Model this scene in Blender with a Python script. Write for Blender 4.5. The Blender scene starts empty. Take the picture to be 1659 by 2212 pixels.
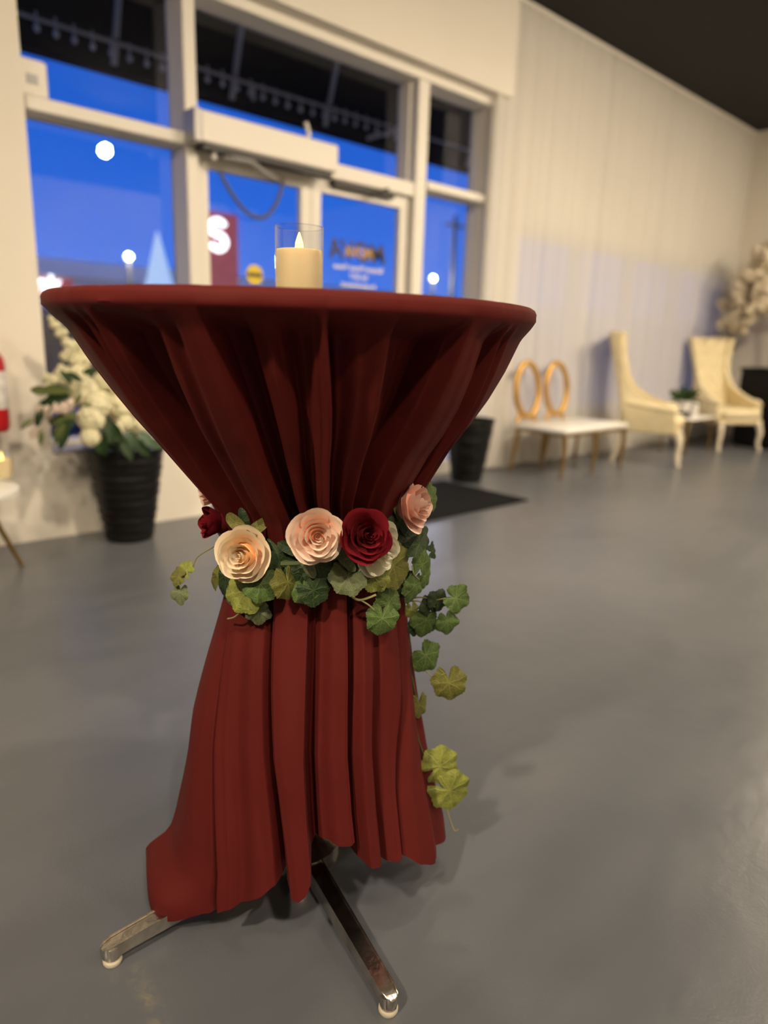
import bpy, math, random
from mathutils import Vector, Matrix

# ------------------------------------------------------------------ camera
random.seed(7)
PI = math.pi
SC = bpy.context.scene
COL = SC.collection
FPX, PITCH, ROLL, PHI = 1512.46, 0.238448, 0.0325814, 0.8224477   # image taken as 1659 x 2212
CX, CY, EYE = 829.5, 1106.0, 1.01
def _axes():
    cp, sp, c, s = math.cos(PITCH), math.sin(PITCH), math.cos(ROLL), math.sin(ROLL)
    fw = Vector((0, cp, -sp)); rt = Vector((1, 0, 0)); up = rt.cross(fw)
    r = c * rt + s * up; u = -s * rt + c * up
    M = Matrix(((math.sin(PHI), math.cos(PHI), 0), (-math.cos(PHI), math.sin(PHI), 0), (0, 0, 1)))
    return M @ r, M @ u, M @ fw
CR, CU, CF = _axes()
cam_data = bpy.data.cameras.new('camera')
cam = bpy.data.objects.new('camera', cam_data)
COL.objects.link(cam)
cam.matrix_world = Matrix(((CR.x, CU.x, -CF.x, 0), (CR.y, CU.y, -CF.y, 0), (CR.z, CU.z, -CF.z, EYE), (0, 0, 0, 1)))
cam_data.sensor_fit = 'VERTICAL'
cam_data.sensor_height = 36.0
cam_data.lens = FPX * 36.0 / 2212.0
cam_data.clip_start = 0.05
cam_data.clip_end = 200
cam_data.dof.use_dof = True
cam_data.dof.focus_distance = 1.10
cam_data.dof.aperture_fstop = 1.75
SC.camera = cam

# ------------------------------------------------------------------ sky, exposure, lamps
SC.view_settings.view_transform = 'Standard'
SC.view_settings.look = 'None'
SC.view_settings.exposure = 0.0
SC.view_settings.gamma = 1.0
SC.view_settings.use_curve_mapping = False
SC.cycles.use_denoising = True
SC.cycles.max_bounces = 8
SC.cycles.transparent_max_bounces = 16
SC.cycles.sample_clamp_indirect = 6.0

world = bpy.data.worlds.new('dusk_sky')
SC.world = world
world.use_nodes = True
wn, wl = world.node_tree.nodes, world.node_tree.links
for n in list(wn): wn.remove(n)
w_out = wn.new('ShaderNodeOutputWorld'); w_bg = wn.new('ShaderNodeBackground')
w_tc = wn.new('ShaderNodeTexCoord'); w_sep = wn.new('ShaderNodeSeparateXYZ'); w_ramp = wn.new('ShaderNodeValToRGB')
wl.new(w_tc.outputs['Generated'], w_sep.inputs[0]); wl.new(w_sep.outputs['Z'], w_ramp.inputs[0])
wl.new(w_ramp.outputs[0], w_bg.inputs[0]); wl.new(w_bg.outputs[0], w_out.inputs[0])
er_ = w_ramp.color_ramp.elements
er_[0].position = 0.0; er_[0].color = (0.080, 0.25, 0.92, 1)
er_[1].position = 1.0; er_[1].color = (0.006, 0.04, 0.26, 1)
for p_, c_ in ((0.10, (0.036, 0.180, 0.86, 1)), (0.28, (0.017, 0.125, 0.68, 1))):
    e_ = er_.new(p_); e_.color = c_
w_bg.inputs['Strength'].default_value = 1.0

LAMP_COLOR = (1.0, 0.82, 0.60)
# ceiling spot lamps: x, y, aim x, aim y, aim z, watts, beam in degrees
LAMPS = [(-1.75, 0.10, 0.7, 1.0, 0.6, 17, 80), (-0.20, -1.40, 0.7, 1.0, 0.6, 9, 80), (1.9, -1.3, 0.8, 1.0, 0.6, 4, 80),
         (1.75, 1.75, 1.8, 1.7, 0, 6, 100), (3.5, 0.4, 3.5, 0.4, 0, 22, 100), (6.38, 1.2, 5.0, 1.0, 0, 28, 150), (5.6, -0.5, 5.6, -0.5, 0, 22, 100), (7.4, 1.2, 7.4, 1.2, 0, 8, 100), (-1.2, -2.4, -1.2, -2.4, 0, 20, 120), (2.9, -1.8, 2.9, -1.8, 0, 22, 120),
         (-1.0, 0.6, -0.4, 3.6, 0.1, 17, 115), (1.6, 0.6, 1.7, 3.6, 0.2, 24, 115), (3.66, -1.31, 3.4, 3.6, 0.9, 23, 110), (3.65, 0.6, 3.9, 3.6, 0.6, 23, 125),
         (5.2, 0.6, 5.2, 3.6, 0.4, 28, 125), (6.8, 0.6, 6.8, 3.6, 0.4, 27, 125), (8.3, 0.6, 8.2, 3.6, 0.4, 18, 125), (7.2, -0.8, 8.94, 0.2, 1.4, 30, 140), (1.5, -3.0, 2.0, -5.2, 1.4, 70, 150), (6.0, -3.0, 6.0, -5.2, 1.4, 60, 150)]

# ------------------------------------------------------------------ small helpers
def ray(x, y): return (x - CX) * CR - (y - CY) * CU + FPX * CF
def on_z(x, y, z=0.0):
    d = ray(x, y); return Vector((0, 0, EYE)) + d * ((z - EYE) / d.z)
def on_y(x, y, Y):
    d = ray(x, y); return Vector((0, 0, EYE)) + d * (Y / d.y)
def on_x(x, y, X):
    d = ray(x, y); return Vector((0, 0, EYE)) + d * (X / d.x)
def proj(v):
    q = Vector(v) - Vector((0, 0, EYE)); z = q.dot(CF)
    return CX + FPX * q.dot(CR) / z, CY - FPX * q.dot(CU) / z
def lerp(a, b, t): return a + (b - a) * t
def sstep(t):
    t = max(0.0, min(1.0, t)); return t * t * (3 - 2 * t)
def table(xs, ys, x):
    if x <= xs[0]: return ys[0]
    for i in range(1, len(xs)):
        if x <= xs[i]:
            return lerp(ys[i - 1], ys[i], (x - xs[i - 1]) / (xs[i] - xs[i - 1]))
    return ys[-1]

class MB:
    """collects simple shapes into one mesh"""
    def __init__(s): s.v = []; s.f = []; s.uv = None
    def add(s, vs, fs):
        o = len(s.v); s.v += [tuple(v) for v in vs]; s.f += [tuple(i + o for i in f) for f in fs]
    def box(s, a, b, bev=0.0):
        x0, y0, z0 = a; x1, y1, z1 = b
        if bev <= 0:
            vs = [(x0, y0, z0), (x1, y0, z0), (x1, y1, z0), (x0, y1, z0), (x0, y0, z1), (x1, y0, z1), (x1, y1, z1), (x0, y1, z1)]
            s.add(vs, [(0, 3, 2, 1), (4, 5, 6, 7), (0, 1, 5, 4), (1, 2, 6, 5), (2, 3, 7, 6), (3, 0, 4, 7)])
            return
        def ring(z, i):
            return [(x0 + i, y0, z), (x1 - i, y0, z), (x1, y0 + i, z), (x1, y1 - i, z), (x1 - i, y1, z), (x0 + i, y1, z), (x0, y1 - i, z), (x0, y0 + i, z)]
        def ring2(z, i):
            return [(x0 + 2 * i, y0 + i, z), (x1 - 2 * i, y0 + i, z), (x1 - i, y0 + 2 * i, z), (x1 - i, y1 - 2 * i, z), (x1 - 2 * i, y1 - i, z), (x0 + 2 * i, y1 - i, z), (x0 + i, y1 - 2 * i, z), (x0 + i, y0 + 2 * i, z)]
        rs = [ring2(z0, bev), ring(z0 + bev, bev), ring(z1 - bev, bev), ring2(z1, bev)]
        vs = [p for r in rs for p in r]
        fs = [tuple(range(7, -1, -1)), tuple(range(24, 32))]
        for k in range(3):
            for i in range(8):
                j = (i + 1) % 8
                fs.append((k * 8 + i, k * 8 + j, k * 8 + 8 + j, k * 8 + 8 + i))
        s.add(vs, fs)
    def tube(s, pts, rad, n=8, closed=False, flat=None):
        pts = [Vector(p) for p in pts]; m = len(pts)
        rads = rad if isinstance(rad, (list, tuple)) else [rad] * m
        vs = []; prev = None
        for i, p in enumerate(pts):
            a = pts[(i - 1) % m] if (closed or i > 0) else p
            b = pts[(i + 1) % m] if (closed or i < m - 1) else p
            t = (b - a).normalized()
            if prev is None:
                ref = Vector((0, 0, 1)) if abs(t.z) < 0.9 else Vector((1, 0, 0))
                n1 = t.cross(ref).normalized()
            else:
                n1 = (prev - t * prev.dot(t)).normalized()
            prev = n1; n2 = t.cross(n1)
            k1, k2 = flat if flat else (1, 1)
            for k in range(n):
                ang = 2 * PI * k / n
                vs.append(p + n1 * (math.cos(ang) * rads[i] * k1) + n2 * (math.sin(ang) * rads[i] * k2))
        fs = []
        for i in range(m if closed else m - 1):
            j = (i + 1) % m
            for k in range(n):
                l = (k + 1) % n
                fs.append((i * n + k, i * n + l, j * n + l, j * n + k))
        if not closed:
            fs.append(tuple(range(n - 1, -1, -1))); fs.append(tuple((m - 1) * n + k for k in range(n)))
        s.add(vs, fs)
    def lathe(s, prof, n=32, c=(0, 0, 0), sx=1, sy=1):
        vs = []
        for r, z in prof:
            for k in range(n):
                a = 2 * PI * k / n
                vs.append((c[0] + r * sx * math.cos(a), c[1] + r * sy * math.sin(a), c[2] + z))
        fs = []
        for i in range(len(prof) - 1):
            for k in range(n):
                l = (k + 1) % n
                fs.append((i * n + k, i * n + l, (i + 1) * n + l, (i + 1) * n + k))
        if prof[0][0] > 1e-6: fs.append(tuple(range(n - 1, -1, -1)))
        if prof[-1][0] > 1e-6: fs.append(tuple((len(prof) - 1) * n + k for k in range(n)))
        s.add(vs, fs)
    def grid(s, fn, nu, nv, cu=False):
        vs = [fn(i / (nu if cu else nu - 1), j / (nv - 1)) for j in range(nv) for i in range(nu)]
        fs = []
        for j in range(nv - 1):
            for i in range(nu if cu else nu - 1):
                k = (i + 1) % nu
                fs.append((j * nu + i, j * nu + k, (j + 1) * nu + k, (j + 1) * nu + i))
        s.add(vs, fs)
    def ball(s, c, r, n=10, m=7, sz=(1, 1, 1)):
        vs = [(c[0], c[1], c[2] - r * sz[2])]
        for j in range(1, m):
            b = -PI / 2 + PI * j / m
            for k in range(n):
                a = 2 * PI * k / n
                vs.append((c[0] + r * sz[0] * math.cos(b) * math.cos(a), c[1] + r * sz[1] * math.cos(b) * math.sin(a), c[2] + r * sz[2] * math.sin(b)))
        vs.append((c[0], c[1], c[2] + r * sz[2]))
        fs = []
        for k in range(n):
            l = (k + 1) % n
            fs.append((0, 1 + l, 1 + k)); fs.append((len(vs) - 1, 1 + (m - 2) * n + k, 1 + (m - 2) * n + l))
            for j in range(m - 2):
                fs.append((1 + j * n + k, 1 + j * n + l, 1 + (j + 1) * n + l, 1 + (j + 1) * n + k))
        s.add(vs, fs)
    def mesh(s, name, mat, smooth=True, uvs=None):
        me = bpy.data.meshes.new(name)
        me.from_pydata(s.v, [], s.f); me.update()
        if uvs:
            ul = me.uv_layers.new(name='UVMap')
            for lp in me.loops: ul.data[lp.index].uv = uvs[lp.vertex_index]
        if mat: me.materials.append(mat)
        if smooth:
            for p in me.polygons: p.use_smooth = True
            try: me.set_sharp_from_angle(angle=math.radians(50))
            except Exception: pass
        return me
    def build(s, name, mat, parent=None, smooth=True, uvs=None):
        return link(name, s.mesh(name, mat, smooth, uvs), parent)

def link(name, me, parent=None, mw=None):
    o = bpy.data.objects.new(name, me); COL.objects.link(o)
    if parent: o.parent = parent
    if mw is not None: o.matrix_local = mw
    return o
def tag(o, label, cat, group=None, kind=None):
    o['label'] = label; o['category'] = cat
    if group: o['group'] = group
    if kind: o['kind'] = kind
    return o
def thing(name, label, cat, loc=(0, 0, 0), rz=0, group=None):
    o = bpy.data.objects.new(name, None); COL.objects.link(o)
    o.location = loc; o.rotation_euler = (0, 0, rz); o.empty_display_size = 0.1
    return tag(o, label, cat, group)
def struct(o):
    o['kind'] = 'structure'; return o
def copy_tree(o, parent=None):
    c = o.copy(); COL.objects.link(c)
    if parent: c.parent = parent
    for ch in list(o.children): copy_tree(ch, c)
    return c

# ------------------------------------------------------------------ materials
def mat(name, color=(.8, .8, .8), rough=0.5, metal=0.0, spec=0.5, sheen=0.0, noise=None, bump=None, emit=None, coat=0.0, trans=0.0):
    m = bpy.data.materials.new(name); m.use_nodes = True
    nt = m.node_tree; b = nt.nodes['Principled BSDF']
    b.inputs['Base Color'].default_value = (*color, 1)
    b.inputs['Roughness'].default_value = rough
    b.inputs['Metallic'].default_value = metal
    b.inputs['Specular IOR Level'].default_value = spec
    if sheen: b.inputs['Sheen Weight'].default_value = sheen
    if coat: b.inputs['Coat Weight'].default_value = coat
    if trans: b.inputs['Transmission Weight'].default_value = trans
    if emit:
        b.inputs['Emission Color'].default_value = (*emit[0], 1); b.inputs['Emission Strength'].default_value = emit[1]
    tc = nt.nodes.new('ShaderNodeTexCoord')
    if noise:
        sc, amt = noise[0], noise[1]
        n = nt.nodes.new('ShaderNodeTexNoise'); n.inputs['Scale'].default_value = sc; n.inputs['Detail'].default_value = 5
        nt.links.new(tc.outputs['Object'], n.inputs['Vector'])
        r = nt.nodes.new('ShaderNodeMapRange')
        r.inputs['From Min'].default_value = 0.3; r.inputs['From Max'].default_value = 0.7
        r.inputs['To Min'].default_value = 1 - amt; r.inputs['To Max'].default_value = 1 + amt
        nt.links.new(n.outputs['Fac'], r.inputs['Value'])
        mx = nt.nodes.new('ShaderNodeVectorMath'); mx.operation = 'SCALE'
        mx.inputs[0].default_value = color
        nt.links.new(r.outputs[0], mx.inputs['Scale']); nt.links.new(mx.outputs[0], b.inputs['Base Color'])
    if bump:
        n2 = nt.nodes.new('ShaderNodeTexNoise'); n2.inputs['Scale'].default_value = bump[0]; n2.inputs['Detail'].default_value = 3
        nt.links.new(tc.outputs['Object'], n2.inputs['Vector'])
        bp = nt.nodes.new('ShaderNodeBump'); bp.inputs['Strength'].default_value = bump[1]; bp.inputs['Distance'].default_value = bump[2] if len(bump) > 2 else 0.01
        nt.links.new(n2.outputs['Fac'], bp.inputs['Height']); nt.links.new(bp.outputs[0], b.inputs['Normal'])
    return m

M_wall = mat('cream_wall_paint', (0.80, 0.75, 0.66), 0.75, noise=(0.7, 0.03))
M_ceiling = mat('black_ceiling_paint', (0.009, 0.0075, 0.0068), 0.9)
M_frame = mat('cream_window_frame', (0.76, 0.72, 0.64), 0.45)
M_rail = mat('brushed_grey_metal', (0.42, 0.41, 0.39), 0.45, 0.3)
M_dark = mat('dark_bronze_metal', (0.03, 0.028, 0.025), 0.5)
M_grey = mat('grey_sill', (0.42, 0.42, 0.43), 0.5)
M_black = mat('black_gloss_resin', (0.006, 0.006, 0.006), 0.38, spec=0.25, noise=(6, 0.3))
M_blackbox = mat('black_satin_paint', (0.005, 0.005, 0.005), 0.55, spec=0.2)
M_gold = mat('brushed_gold', (0.62, 0.36, 0.08), 0.38, 0.75, noise=(9, 0.15))
M_gold_dark = mat('aged_gold_leg', (0.34, 0.21, 0.06), 0.4, 0.75, noise=(9, 0.15))
M_white = mat('white_lacquer', (0.80, 0.79, 0.75), 0.3)
M_uphol = mat('cream_upholstery', (0.74, 0.64, 0.40), 0.75, sheen=0.3, noise=(14, 0.06))
M_chairleg = mat('cream_painted_wood', (0.78, 0.70, 0.55), 0.5)
M_red = mat('red_enamel', (0.45, 0.008, 0.012), 0.3)
M_label = mat('white_paper_label', (0.72, 0.70, 0.68), 0.6, noise=(40, 0.2))
M_mat = mat('charcoal_mat_fibre', (0.011, 0.0115, 0.012), 0.95, spec=0.1, bump=(220, 0.6, 0.01))
M_chrome = mat('worn_chrome', (0.62, 0.57, 0.50), 0.22, 1.0, noise=(30, 0.35), bump=(60, 0.1))
M_glide = mat('ivory_plastic_glide', (0.62, 0.56, 0.44), 0.5)
M_laminate = mat('grey_laminate', (0.4, 0.38, 0.35), 0.5)
M_flower = mat('cream_silk_petal', (0.80, 0.76, 0.52), 0.8, noise=(12, 0.12))
M_blossom = mat('blush_white_blossom', (0.78, 0.69, 0.53), 0.85, noise=(8, 0.12))
M_blossom2 = mat('pale_pink_blossom', (0.72, 0.60, 0.50), 0.85)
M_leaf_far = mat('dark_green_leaf', (0.020, 0.045, 0.012), 0.5, spec=0.25, noise=(8, 0.3))
M_leaf_far2 = mat('sage_green_leaf', (0.07, 0.115, 0.065), 0.6)
M_leaf_far3 = mat('olive_green_leaf', (0.085, 0.11, 0.025), 0.55)
M_bark = mat('pale_bark', (0.36, 0.29, 0.20), 0.8, bump=(40, 0.3))
M_asphalt = mat('wet_asphalt', (0.05, 0.06, 0.075), 0.28, noise=(0.6, 0.3))
M_bldg = mat('grey_stucco', (0.62, 0.60, 0.60), 0.8)
M_bldg_trim = mat('pale_metal_fascia', (0.82, 0.84, 0.86), 0.5)
M_car = mat('navy_car_paint', (0.006, 0.012, 0.06), 0.2, 0.2, coat=0.6)
M_tyre = mat('tyre_rubber', (0.01, 0.01, 0.01), 0.8)
M_carglass = mat('dark_car_glass', (0.02, 0.03, 0.05), 0.1)
M_tail = mat('lit_tail_lamp', (0.6, 0.02, 0.03), 0.4, emit=((1.0, 0.05, 0.08), 1.6))
M_lampglow = mat('lit_lamp_globe', (1, 1, 1), 0.5, emit=((1.0, 0.97, 0.92), 5.0))
M_signred = mat('backlit_red_sign', (0.25, 0.03, 0.05), 0.5, emit=((0.42, 0.035, 0.06), 0.55))
M_signwhite = mat('backlit_white_letter', (1, 1, 1), 0.5, emit=((0.95, 1.0, 1.0), 3.0))
M_tent = mat('lit_white_tent', (0.8, 0.8, 0.8), 0.8, emit=((0.55, 0.75, 0.95), 0.75))
M_yellow = mat('yellow_vinyl_sticker', (0.72, 0.52, 0.03), 0.5)
M_stickerdark = mat('dark_brown_print', (0.10, 0.07, 0.02), 0.6)
M_print_white = mat('white_vinyl_print', (0.70, 0.68, 0.72), 0.6)
M_print_dark = mat('black_and_gold_vinyl_print', (0.035, 0.025, 0.02), 0.5)
M_print_gold = mat('gold_vinyl_print', (0.45, 0.27, 0.07), 0.5)
M_canopy = mat('black_canopy_cladding', (0.010, 0.010, 0.010), 0.8)
M_strut = mat('grey_galvanised_strut', (0.72, 0.68, 0.60), 0.5)
M_bulb = mat('frosted_bulb', (0.80, 0.78, 0.74), 0.25)
M_flame = mat('lit_led_flame', (1, .8, .3), 0.5, emit=((1.0, 0.70, 0.16), 3.4))
M_wax = mat('warm_ivory_wax', (0.82, 0.67, 0.38), 0.55)
M_cable = mat('grey_braided_cable', (0.09, 0.09, 0.10), 0.6)

def wax_material():
    nt = M_wax.node_tree; b = nt.nodes['Principled BSDF']
    b.inputs['Subsurface Weight'].default_value = 0.35
    b.inputs['Subsurface Radius'].default_value = (0.02, 0.012, 0.005)
    b.inputs['Subsurface Scale'].default_value = 1.0
wax_material()

def glass_material(name, tint=(1, 1, 1), boost=1.0):
    m = bpy.data.materials.new(name); m.use_nodes = True; nt = m.node_tree
    for n in list(nt.nodes): nt.nodes.remove(n)
    out = nt.nodes.new('ShaderNodeOutputMaterial'); mix = nt.nodes.new('ShaderNodeMixShader')
    tr = nt.nodes.new('ShaderNodeBsdfTransparent'); tr.inputs[0].default_value = (*tint, 1)
    gl = nt.nodes.new('ShaderNodeBsdfGlossy'); gl.inputs['Roughness'].default_value = 0.0
    lw = nt.nodes.new('ShaderNodeLayerWeight'); lw.inputs[0].default_value = 0.5
    pw = nt.nodes.new('ShaderNodeMath'); pw.operation = 'POWER'; pw.inputs[1].default_value = 4.0
    mu = nt.nodes.new('ShaderNodeMath'); mu.operation = 'MULTIPLY_ADD'; mu.inputs[1].default_value = 0.9; mu.inputs[2].default_value = 0.045 * boost; mu.use_clamp = True
    nt.links.new(lw.outputs['Facing'], pw.inputs[0]); nt.links.new(pw.outputs[0], mu.inputs[0]); nt.links.new(mu.outputs[0], mix.inputs[0])
    nt.links.new(tr.outputs[0], mix.inputs[1]); nt.links.new(gl.outputs[0], mix.inputs[2]); nt.links.new(mix.outputs[0], out.inputs[0])
    return m
M_pane = glass_material('window_glass', (0.97, 0.985, 1.0), 1.6)
M_glass = glass_material('clear_candle_glass', (0.97, 0.98, 0.99), 1.2)

def floor_material():
    m = bpy.data.materials.new('grey_epoxy_concrete'); m.use_nodes = True; nt = m.node_tree
    b = nt.nodes['Principled BSDF']; L = nt.links
    tc = nt.nodes.new('ShaderNodeTexCoord')
    def noise(sc, det, dist=0.0, stretch=None):
        n = nt.nodes.new('ShaderNodeTexNoise'); n.inputs['Scale'].default_value = sc; n.inputs['Detail'].default_value = det; n.inputs['Distortion'].default_value = dist
        if stretch:
            mp = nt.nodes.new('ShaderNodeMapping'); mp.inputs['Scale'].default_value = stretch; mp.inputs['Rotation'].default_value = (0, 0, 0.5)
            L.new(tc.outputs['Object'], mp.inputs[0]); L.new(mp.outputs[0], n.inputs['Vector'])
        else: L.new(tc.outputs['Object'], n.inputs['Vector'])
        return n
    n1 = noise(0.9, 6, 0.8); n2 = noise(2.2, 4, 0.4, (1, 3.5, 1)); n3 = noise(160, 2)
    ramp = nt.nodes.new('ShaderNodeValToRGB')
    ramp.color_ramp.elements[0].position = 0.30; ramp.color_ramp.elements[0].color = (0.096, 0.104, 0.118, 1)
    ramp.color_ramp.elements[1].position = 0.72; ramp.color_ramp.elements[1].color = (0.136, 0.140, 0.152, 1)
    mid = ramp.color_ramp.elements.new(0.5); mid.color = (0.115, 0.124, 0.140, 1)
    av = nt.nodes.new('ShaderNodeMath'); av.operation = 'MULTIPLY_ADD'; av.inputs[1].default_value = 0.35
    ml = nt.nodes.new('ShaderNodeMath'); ml.operation = 'MULTIPLY'; ml.inputs[1].default_value = 0.65
    L.new(n1.outputs['Fac'], ml.inputs[0]); L.new(n2.outputs['Fac'], av.inputs[0]); L.new(ml.outputs[0], av.inputs[2])
    L.new(av.outputs[0], ramp.inputs[0])
    # pale scuffed streak on the floor near the left foot of the table
    A, B = on_z(283, 2078), on_z(350, 2225); dv = (B - A); ln = dv.length; dv.normalize()
    sep = nt.nodes.new('ShaderNodeSeparateXYZ'); L.new(tc.outputs['Object'], sep.inputs[0])
    def mm(op, a, c=0.0, e=None, clamp=False):
        n = nt.nodes.new('ShaderNodeMath'); n.operation = op; n.use_clamp = clamp
        for i, q in enumerate((a, c, e)):
            if q is None: continue
            if isinstance(q, (int, float)): n.inputs[i].default_value = q
            else: L.new(q, n.inputs[i])
        return n.outputs[0]
    px, py = mm('SUBTRACT', sep.outputs['X'], A.x), mm('SUBTRACT', sep.outputs['Y'], A.y)
    al = mm('ADD', mm('MULTIPLY', px, dv.x), mm('MULTIPLY', py, dv.y))
    ac = mm('ABSOLUTE', mm('SUBTRACT', mm('MULTIPLY', py, dv.x), mm('MULTIPLY', px, dv.y)))
    n5 = noise(38, 6, 1.2)
    band = mm('SUBTRACT', 1.0, mm('DIVIDE', ac, 0.022), None, True)
    ends = mm('MULTIPLY', mm('DIVIDE', al, 0.02, None, True), mm('DIVIDE', mm('SUBTRACT', ln + .1, al), 0.05, None, True), None, True)
    grain = mm('MULTIPLY', mm('SUBTRACT', n5.outputs['Fac'], 0.40), 3.2, None, True)
    fac = mm('MULTIPLY', mm('MULTIPLY', band, ends), mm('MULTIPLY', grain, 0.75))
    mxs = nt.nodes.new('ShaderNodeMix'); mxs.data_type = 'RGBA'
    L.new(fac, mxs.inputs[0]); L.new(ramp.outputs[0], mxs.inputs[6]); mxs.inputs[7].default_value = (0.27, 0.24, 0.17, 1)
    L.new(mxs.outputs[2], b.inputs['Base Color'])
    rr = nt.nodes.new('ShaderNodeMapRange'); rr.inputs['To Min'].default_value = 0.24; rr.inputs['To Max'].default_value = 0.40
    L.new(n2.outputs['Fac'], rr.inputs['Value']); L.new(rr.outputs[0], b.inputs['Roughness'])
    b.inputs['Specular IOR Level'].default_value = 0.55
    bp = nt.nodes.new('ShaderNodeBump'); bp.inputs['Strength'].default_value = 0.10; bp.inputs['Distance'].default_value = 0.004
    L.new(n3.outputs['Fac'], bp.inputs['Height'])
    bp2 = nt.nodes.new('ShaderNodeBump'); bp2.inputs['Strength'].default_value = 0.10; bp2.inputs['Distance'].default_value = 0.03
    n4 = noise(7, 3); L.new(n4.outputs['Fac'], bp2.inputs['Height']); L.new(bp.outputs[0], bp2.inputs['Normal'])
    L.new(bp2.outputs[0], b.inputs['Normal'])
    return m
M_floor = floor_material()

def sheer_material():
    m = bpy.data.materials.new('sheer_white_voile'); m.use_nodes = True; nt = m.node_tree
    for n in list(nt.nodes): nt.nodes.remove(n)
    out = nt.nodes.new('ShaderNodeOutputMaterial')
    df = nt.nodes.new('ShaderNodeBsdfDiffuse'); df.inputs[0].default_value = (0.80, 0.77, 0.71, 1)
    tl = nt.nodes.new('ShaderNodeBsdfTranslucent'); tl.inputs[0].default_value = (0.80, 0.80, 0.80, 1)
    tr = nt.nodes.new('ShaderNodeBsdfTransparent')
    m1 = nt.nodes.new('ShaderNodeMixShader'); m1.inputs[0].default_value = 0.38
    m2 = nt.nodes.new('ShaderNodeMixShader')
    lw = nt.nodes.new('ShaderNodeLayerWeight'); lw.inputs[0].default_value = 0.35
    mr = nt.nodes.new('ShaderNodeMapRange'); mr.inputs['To Min'].default_value = 0.15; mr.inputs['To Max'].default_value = 0.02
    nt.links.new(lw.outputs['Facing'], mr.inputs['Value'])
    nt.links.new(df.outputs[0], m1.inputs[1]); nt.links.new(tl.outputs[0], m1.inputs[2])
    nt.links.new(mr.outputs[0], m2.inputs[0]); nt.links.new(m1.outputs[0], m2.inputs[1]); nt.links.new(tr.outputs[0], m2.inputs[2])
    nt.links.new(m2.outputs[0], out.inputs[0])
    return m
M_sheer = sheer_material()

def cloth_material():
    m = mat('burgundy_satin', (0.105, 0.0125, 0.0105), 0.65, spec=0.12, sheen=0.0)
    nt = m.node_tree; b = nt.nodes['Principled BSDF']; tc = nt.nodes['Texture Coordinate']
    b.inputs['Sheen Weight'].default_value = 0.02; b.inputs['Sheen Roughness'].default_value = 0.35
    b.inputs['Sheen Tint'].default_value = (0.9, 0.35, 0.3, 1)
    n = nt.nodes.new('ShaderNodeTexNoise'); n.inputs['Scale'].default_value = 9; n.inputs['Detail'].default_value = 2
    w = nt.nodes.new('ShaderNodeTexNoise'); w.inputs['Scale'].default_value = 900; w.inputs['Detail'].default_value = 1
    nt.links.new(tc.outputs['Object'], n.inputs['Vector']); nt.links.new(tc.outputs['Object'], w.inputs['Vector'])
    b1 = nt.nodes.new('ShaderNodeBump'); b1.inputs['Strength'].default_value = 0.25; b1.inputs['Distance'].default_value = 0.02
    b2 = nt.nodes.new('ShaderNodeBump'); b2.inputs['Strength'].default_value = 0.08; b2.inputs['Distance'].default_value = 0.002
    nt.links.new(n.outputs['Fac'], b1.inputs['Height']); nt.links.new(w.outputs['Fac'], b2.inputs['Height'])
    nt.links.new(b1.outputs[0], b2.inputs['Normal']); nt.links.new(b2.outputs[0], b.inputs['Normal'])
    return m
M_cloth = cloth_material()

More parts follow.
